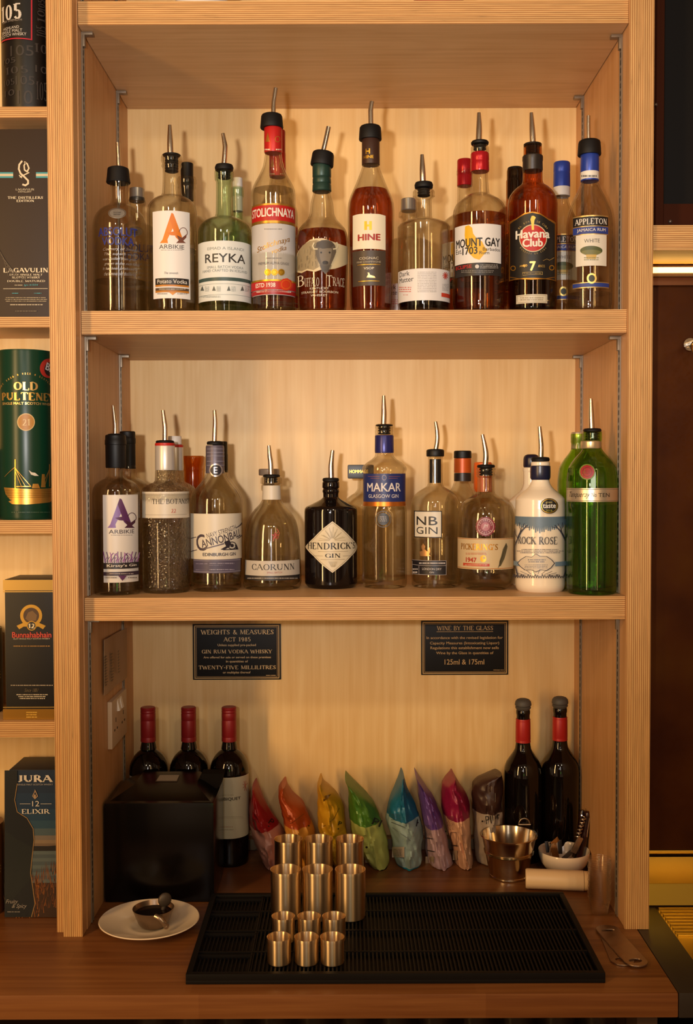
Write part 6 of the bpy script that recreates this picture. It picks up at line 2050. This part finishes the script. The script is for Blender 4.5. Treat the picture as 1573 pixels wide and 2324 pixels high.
# ---- steel measures
def measure(name, label, cx, rim_py, bot_py, hw, zbase, group, src=None, ztop=None):
    """open steel cylinder; placed by its bottom edge or, when hidden, by its rim at height ZTOP"""
    if bot_py:
        y = onZ(cx, bot_py, zbase).y
        y += hw * mpp(y)
    else:
        y = onZ(cx, rim_py, ztop).y
    x = onY(cx, rim_py, y).x
    if src is not None:
        r = src.copy(); COL.objects.link(r); r.location = (x, y, zbase); r['label'] = label
        for ch in src.children:
            c = ch.copy(); COL.objects.link(c); c.parent = r
        return r, ztop
    R = hw * mpp(y)
    zt = onY(cx, rim_py, y).z
    t = thing(name, label, 'measure', (x, y, zbase), 0, group)
    bm = bmesh.new()
    lathe(bm, x, y, [(zbase, 0), (zbase, R - .003), (zbase + .0008, R - .0012), (zbase + .003, R - .0004), (zt - .008, R - .0004), (zt - .006, R - .0001), (zt - .001, R + .0002), (zt, R + .0001), (zt - .0004, R - .0006), (zt - .006, R - .0016), (zbase + .002, R - .0016), (zbase + .0015, 0)], 64)
    finish(bm, 'cup_wall', BRASSY(), t, 40)
    return t, zt


G1 = 'tall steel spirit measures'
big, zt1 = measure('spirit_measure', 'tall steel measure at the right end of the middle row on the mat', 795, 1972, 2094, 35, zm, G1)
for cx, rp, lab in ((720.5, 1972, 'tall steel measure in the centre of the middle row on the mat'), (648.4, 1972, 'tall steel measure at the left end of the middle row on the mat'), (654.5, 1903, 'tall steel measure at the left of the rearmost row on the mat'), (723.3, 1903, 'tall steel measure in the centre of the rearmost row on the mat'), (794, 1903, 'tall steel measure at the right of the rearmost row, before the green packet')):
    measure('spirit_measure', lab, cx, rp, None, 35, zm, G1, big, zt1)
G2 = 'short steel spirit measures'
sm_, zt2 = measure('short_measure', 'short steel measure at the right end of the front row on the mat', 754, 2125, 2196, 28, zm, G2)
for cx, rp, lab in ((695.7, 2125, 'short steel measure in the centre of the front row on the mat'), (633.4, 2125, 'short steel measure at the left end of the front row on the mat'), (643, 2078, 'short steel measure at the left of the second row on the mat'), (701.6, 2078, 'short steel measure in the centre of the second row on the mat'), (758, 2078, 'short steel measure at the right of the second row on the mat')):
    measure('short_measure', lab, cx, rp, None, 28, zm, G2, sm_, zt2)

# ---- saucer and small steel cup
yp = onZ(339, 2088, ZC + .014).y
xp = onY(339, 2088, yp).x
rp = 114.5 * mpp(yp)
por = plain('#e0cdb4', 0.12, 0, .3)
t = thing('saucer', 'white saucer with a small steel cup on it, beside the left post', 'saucer', (xp, yp, ZC))
bm = bmesh.new()
lathe(bm, xp, yp, [(ZC, rp * .36), (ZC, rp * .48), (ZC + .004, rp * .52), (ZC + .014, rp * .96), (ZC + .0165, rp), (ZC + .0178, rp * .985), (ZC + .0165, rp * .93), (ZC + .008, rp * .62), (ZC + .0058, rp * .42), (ZC + .0066, rp * .38), (ZC + .0048, rp * .34), (ZC + .0045, 0), ], 80)
bm2 = bmesh.new()
finish(bm, 'plate', por, t, 50); bm2.free()
yc = yp - .002
zt = onY(344, 2060, yc).z
zb = ZC + .0068
rc = 47.5 * mpp(yc)
xc = onY(344, 2060, yc).x
t = thing('steel_cup', 'small steel cup with strap handle and dark content on the white saucer', 'cup', (xc, yc, zb))
bm = bmesh.new()
lathe(bm, xc + .003, yc, [(zb, 0), (zb, rc * .62), (zb + .004, rc * .72), (zt - .001, rc * .99), (zt, rc), (zt + .0004, rc * .985), (zt - .001, rc * .965), (zb + .005, rc * .69), (zb + .002, 0)], 56)
stl = plain('#8f7a68', 0.28, .9)
finish(bm, 'bowl', stl, t, 40)
bm = bmesh.new()
zl = zt - .007
lathe(bm, xc + .003, yc, [(zl - .002, 0), (zl - .002, rc * .84), (zl, rc * .855), (zl, 0)], 40)
finish(bm, 'dark_content', plain('#160c07', .12), t)
bm = bmesh.new()
hp = [onY(352, 2079, yc - rc * .93), onY(362, 2084, yc - rc * 1.0), onY(371, 2093, yc - rc * 1.02), onY(377, 2102, yc - rc * .95)]
hp = smooth_pts(hp, 4)
for A, B in zip(hp, hp[1:]): pass
rr_ = tube(bm, hp, .0045, 10)
t2 = bmesh.new(); bmesh.ops.create_uvsphere(t2, u_segments=14, v_segments=10, radius=.005)
merge(bm, t2, Matrix.Translation(hp[-1]))
finish(bm, 'handle', plain('#9a8674', .25, .9), t, 60)
bm = bmesh.new()
bmesh.ops.create_uvsphere(bm, u_segments=24, v_segments=16, radius=.0118)
pc = onY(374, 2042, yc + rc * .35)
bmesh.ops.transform(bm, matrix=Matrix.Translation(pc) @ Matrix.Rotation(.5, 4, 'Z') @ Matrix.Diagonal((1, .5, 1.02, 1)), verts=bm.verts[:])
tube(bm, [pc, pc + Vector((-.002, .0, -.013)), pc + Vector((-.004, -.001, -.02))], .004, 10)
finish(bm, 'lid_tab', plain('#4a4038', .5, .4), t, 60)

# ---- bucket
yb0 = .236
kb = mpp(yb0)
xb0 = onY(1155, 1945, yb0).x
zt = onY(1155, 1892, yb0).z
rb, rt = 45 * kb, 63.5 * kb
hgt = zt - ZC
t = thing('steel_bucket', 'small shiny steel bucket in front of the dark wine bottle', 'bucket', (xb0, yb0, ZC))
bm = bmesh.new()
rz = lambda f: rb + (rt - rb) * f
pf = [(ZC, 0), (ZC, rb - .0015), (ZC + .0015, rb), (ZC + .004, rb), (ZC + .005, rb - .001)]
for f in (.3, .54): pf.append((ZC + hgt * f, rz(f) - .001))
for f in (.56, .59, .62):
    pf += [(ZC + hgt * (f - .012), rz(f) - .001), (ZC + hgt * f, rz(f) + .0006), (ZC + hgt * (f + .012), rz(f) - .001)]
pf += [(ZC + hgt * .9, rz(.9) - .001), (zt - .003, rt - .001), (zt - .003, rt + .0012), (zt - .001, rt + .002), (zt, rt + .001), (zt - .001, rt - .001), (ZC + .006, rb - .002), (ZC + .004, 0)]
lathe(bm, xb0, yb0, pf, 72)
finish(bm, 'pail', plain('#cfc0a8', .16, 1.0), t, 30)
bm = bmesh.new()
ctr = onY(1190, 1869, yb0 + rt)
tube(bm, [ctr + Vector((.010 * math.cos(a), 0, .010 * math.sin(a))) for a in [PI * i / 12 for i in range(13)]], .0016, 10)
tube(bm, [ctr + Vector((-.012, -.0005, -.002)), ctr + Vector((.012, -.0005, -.002))], .0024, 10)
finish(bm, 'handle_lug', plain('#9a8a76', .3, .9), t, 60)

# ---- white bowl with bar tools
yb1 = .258
kb = mpp(yb1)
x1_ = onY(1280, 1945, yb1).x
zt = onY(1282, 1928, yb1).z
R1 = 58.5 * kb
h1 = zt - ZC
t = thing('white_bowl', 'small cream bowl full of bar tools, right of the steel bucket', 'bowl', (x1_, yb1, ZC))
bm = bmesh.new()
lathe(bm, x1_, yb1, [(ZC, 0), (ZC, R1 * .5), (ZC + .003, R1 * .56), (ZC + h1 * .2, R1 * .74), (ZC + h1 * .45, R1 * .90), (ZC + h1 * .75, R1 * .98), (zt - .001, R1), (zt, R1 * .985), (zt - .002, R1 * .95), (ZC + h1 * .7, R1 * .92), (ZC + h1 * .45, R1 * .83), (ZC + h1 * .22, R1 * .66), (ZC + .006, R1 * .45), (ZC + .005, 0)], 64)
finish(bm, 'bowl', plain('#e2cfb8', .2, 0, .25), t, 60)
burg = plain('#2a0a0a', .22, 0, .4)
TG = 'bar tools in the white bowl'


def bar(bm, a, b_, w, d, taper=1.0, bev=.0008):
    """flat bar from A to B, W wide and D deep"""
    a, b_ = Vector(a), Vector(b_)
    z = (b_ - a).normalized()
    x = z.cross(Vector((0, 1, 0))).normalized()
    y = z.cross(x)
    t_ = bmesh.new()
    L_ = (b_ - a).length
    bx(t_, -w / 2, w / 2, -d / 2, d / 2, 0, L_, 0, bev)
    for v_ in t_.verts:
        f = 1 + (taper - 1) * v_.co.z / L_
        v_.co.x *= f
    merge(bm, t_, Matrix.Translation(a) @ Matrix((x, y, z)).transposed().to_4x4())


ya1 = yb1 + .006
t = thing('corkscrew', 'dark red waiter corkscrew standing upright in the white bowl', 'corkscrew', (onY(1320, 1940, ya1).x, ya1, ZC + .02), 0, TG)
bm = bmesh.new()
pts = smooth_pts([onY(1313, 1955, ya1), onY(1326, 1900, ya1), onY(1333, 1860, ya1), onY(1333, 1841, ya1)], 4)
tube(bm, pts, [.006, .0062, .0064, .0064, .0064, .0064, .0064, .0064, .0064, .0062, .006, .005, .003][:len(pts)], 14)
finish(bm, 'handle', burg, t, 60)
bm = bmesh.new()
w0, w1 = onY(1311, 1899, ya1 - .012), onY(1325, 1852, ya1 - .012)
ax_ = (w1 - w0)
un = ax_.normalized()
ux = un.cross(Vector((0, 1, 0))).normalized(); uy = un.cross(ux)
tube(bm, [w0 + ax_ * (i / 72) + (ux * math.cos(i * 2 * PI / 12) + uy * math.sin(i * 2 * PI / 12)) * .0042 for i in range(73)], .0012, 8)
finish(bm, 'worm', STEEL(), t, 60)
bm = bmesh.new(); bar(bm, onY(1301, 1935, ya1 - .014), onY(1318, 1900, ya1 - .014), .011, .004)
finish(bm, 'lever', plain('#b09a84', .25, .9), t, 30)
bm = bmesh.new(); bar(bm, onY(1332, 1900, ya1 - .0075), onY(1338, 1857, ya1 - .0075), .0025, .0015, .6)
finish(bm, 'blade', STEEL(), t, 30)
t = thing('corkscrew', 'dark folded corkscrew leaning behind the upright one in the white bowl', 'corkscrew', (onY(1315, 1930, ya1 + .016).x, ya1 + .016, ZC + .02), 0, TG)
bm = bmesh.new()
pts = smooth_pts([onY(1308, 1950, ya1 + .016), onY(1316, 1900, ya1 + .016), onY(1319, 1866, ya1 + .016), onY(1322, 1838, ya1 + .016)], 4)
tube(bm, pts, [.0062] * (len(pts) - 1) + [.004], 14)
finish(bm, 'handle', plain('#1c0606', .25, 0, .3), t, 60)
bm = bmesh.new(); bar(bm, onY(1301, 1945, ya1 + .008), onY(1312, 1900, ya1 + .008), .006, .003); finish(bm, 'lever', plain('#6a5848', .3, .9), t, 30)
t = thing('bottle_opener', 'bright steel bottle opener sticking out of the left of the white bowl', 'opener', (onY(1260, 1940, yb1).x, yb1 - .008, ZC + .02), 0, TG)
bm = bmesh.new()
yq = yb1 - .012
bar(bm, onY(1263, 1950, yq), onY(1254, 1914, yq), .013, .002)
bar(bm, onY(1251, 1917, yq), onY(1267, 1903, yq + .012), .009, .002)
finish(bm, 'lever', plain('#d0b898', .18, 1.0), t, 30)
bm = bmesh.new(); bar(bm, onY(1248, 1938, yq - .002), onY(1250, 1914, yq - .002), .002, .012); finish(bm, 'edge', STEEL(), t, 30)
for p, q, w, c_, lab in (((1244, 1935), (1240, 1909), .007, '#2a2320', 'dark grey bottle opener at the far left of the tools in the bowl'), ((1278, 1950), (1298, 1932), .008, '#5a5048', 'grey metal tool lying low in the middle of the white bowl'), ((1272, 1938), (1270, 1906), .008, '#241d1a', 'dark bar tool just right of the bright steel opener in the bowl')):
    o_ = bmesh.new(); bar(o_, onY(p[0], p[1], yb1 + .004), onY(q[0], q[1], yb1 + .01), w, .003)
    o = finish(o_, 'bar_tool', plain(c_, .35, .6)); tag(o, lab, 'tool', TG)

# ---- cream cylinder lying on its side
yc = .168
rc = 22.6 * mpp(yc)
a, b_ = onY(1193, 2000, yc + .005), onY(1337, 2006, yc - .009)
a.z = b_.z = ZC + rc
t = thing('cream_cylinder', 'cream plastic cylinder lying on its side in front of the white bowl', 'cylinder', ((a.x + b_.x) / 2, yc, ZC))
d_ = (b_ - a)
bm = bmesh.new()
Lc = d_.length
lathe(bm, 0, 0, [(0, 0), (0, rc * .92), (.002, rc * .98), (.004, rc), (Lc * .908, rc), (Lc * .912, rc * .985), (Lc * .916, 0)], 48)
M = Matrix.Translation(a) @ Vector((0, 0, 1)).rotation_difference(d_.normalized()).to_matrix().to_4x4()
bmesh.ops.transform(bm, matrix=M, verts=bm.verts[:])
crm = plain('#dfc096', .4)
finish(bm, 'tube', crm, t, 40)
bm = bmesh.new()
lathe(bm, 0, 0, [(Lc * .918, 0), (Lc * .918, rc * .97), (Lc * .99, rc * .95), (Lc, rc * .9), (Lc, 0)], 48)
bmesh.ops.transform(bm, matrix=M, verts=bm.verts[:])
finish(bm, 'cap', crm, t, 40)

# ---- stack of clear plastic cups
ys = onZ(1361, 2078, ZC).y + 19 * mpp(.08)
ks = mpp(ys)
xs = onY(1361, 2000, ys).x
cup0 = None
ztop = onY(1361, 1948, ys).z
nc = 19
zfirst = ZC
rim0 = onY(1361, 2036, ys).z
hc = rim0 - ZC
stp = (ztop - rim0) / (nc - 1)
cm = glass('clear_plastic', '#fbf8f4', 0.12, 1.42, 0.95)
for i in range(nc):
    z = ZC + i * stp
    lab = 'lowest clear plastic cup of the tall nested stack by the right side panel' if i == 0 else ('topmost clear plastic cup of the tall nested stack by the right side panel' if i == nc - 1 else 'clear plastic cup inside the tall nested stack by the right side panel')
    if cup0 is None:
        bm = bmesh.new()
        lathe(bm, 0, 0, [(0, 0), (0, 19 * ks), (hc - .002, 25 * ks), (hc - .0018, 26.6 * ks), (hc, 26.6 * ks), (hc + .0006, 26.0 * ks), (hc, 25.4 * ks), (hc - .001, 25.2 * ks)], 40)
        cup0 = finish(bm, 'plastic_cup', cm)
        tag(cup0, lab, 'cup', 'stack of clear plastic cups')
        cup0.location = (xs, ys, ZC + .0002)
    else:
        c = cup0.copy(); COL.objects.link(c)
        c.location = (xs + .0006 * math.sin(i * 2.1), ys, z + .0002)
        c['label'] = lab

# ---- flat bar-blade openers
def blade(name, label, e0, e1, wpx, z, group):
    p, q = onZ(*e0, z), onZ(*e1, z)
    d = (q - p); Ld = d.length; d.normalize()
    nx = Vector((-d.y, d.x, 0))
    w = wpx
    t = thing(name, label, 'opener', ((p + q) / 2)[:2] + (z,), 0, group)

    def outline(n=14):
        o_ = []
        for i in range(n + 1):
            a = PI / 2 + PI * i / n
            o_.append(p + d * (w / 2 * math.cos(a)) * .95 + nx * (w / 2 * math.sin(a)))
        for i in range(n + 1):
            a = -PI / 2 + PI * i / n
            o_.append(q + d * (w / 2 * math.cos(a)) * .95 + nx * (w / 2 * math.sin(a)))
        return o_

    def hole(c, rx, ry, n=18):
        return [c + d * (rx * math.cos(2 * PI * i / n)) + nx * (ry * math.sin(2 * PI * i / n)) for i in range(n)]
    cu = bpy.data.curves.new('t', 'CURVE'); cu.dimensions = '2D'; cu.fill_mode = 'BOTH'; cu.extrude = .0009; cu.bevel_depth = .0003; cu.bevel_resolution = 1
    holes = [hole(p + d * .004, .0045, w * .33), hole(q - d * .001, .0075, w * .29)]
    for pts in [outline()] + holes:
        s_ = cu.splines.new('POLY'); s_.points.add(len(pts) - 1); s_.use_cyclic_u = True
        for k_, v_ in enumerate(pts): s_.points[k_].co = (v_.x, v_.y, 0, 1)
    ob = bpy.data.objects.new('t', cu)
    me = bpy.data.meshes.new_from_object(ob)
    bpy.data.objects.remove(ob); bpy.data.curves.remove(cu)
    bm = bmesh.new(); bm.from_mesh(me); bpy.data.meshes.remove(me)
    bmesh.ops.transform(bm, matrix=Matrix.Translation((0, 0, z + .0012)), verts=bm.verts[:])
    finish(bm, 'blade', brushed('blade_steel', '#a8907c', .34, 1.0, (60, 60, 60)), t, 30)


OG = 'flat steel bar blades at the right end of the worktop'
blade('bottle_opener', 'flat steel bar blade opener lying underneath the other at right', (1382, 2112), (1412, 2182), .036, ZC, OG)
blade('bottle_opener', 'flat steel bar blade opener lying on top of the other at right', (1378, 2112), (1443, 2184), .036, ZC + .0026, OG)

# ---- odds and ends on the uppermost shelf, cut by the top of the picture
for x0, x1, c_, nm, lab, cat in ((400, 516, '#d8d0c4', 'white_dish', 'white dish on the uppermost shelf, cut off by the top of the picture', 'dish'), (940, 1052, '#8a2a22', 'red_tin', 'dull red tin on the uppermost shelf, cut off by the top of the picture', 'tin')):
    x = onY((x0 + x1) / 2, 5, .075).x
    R_ = (x1 - x0) / 2 * mpp(.075)
    bm = bmesh.new(); lathe(bm, x, .075, [(Z1T, 0), (Z1T, R_ * .94), (Z1T + .002, R_), (Z1T + .06, R_), (Z1T + .06, R_ * .96), (Z1T + .004, R_ * .94), (Z1T + .003, 0)], 48)
    o = finish(bm, nm, plain(c_, .35)); tag(o, lab, cat)
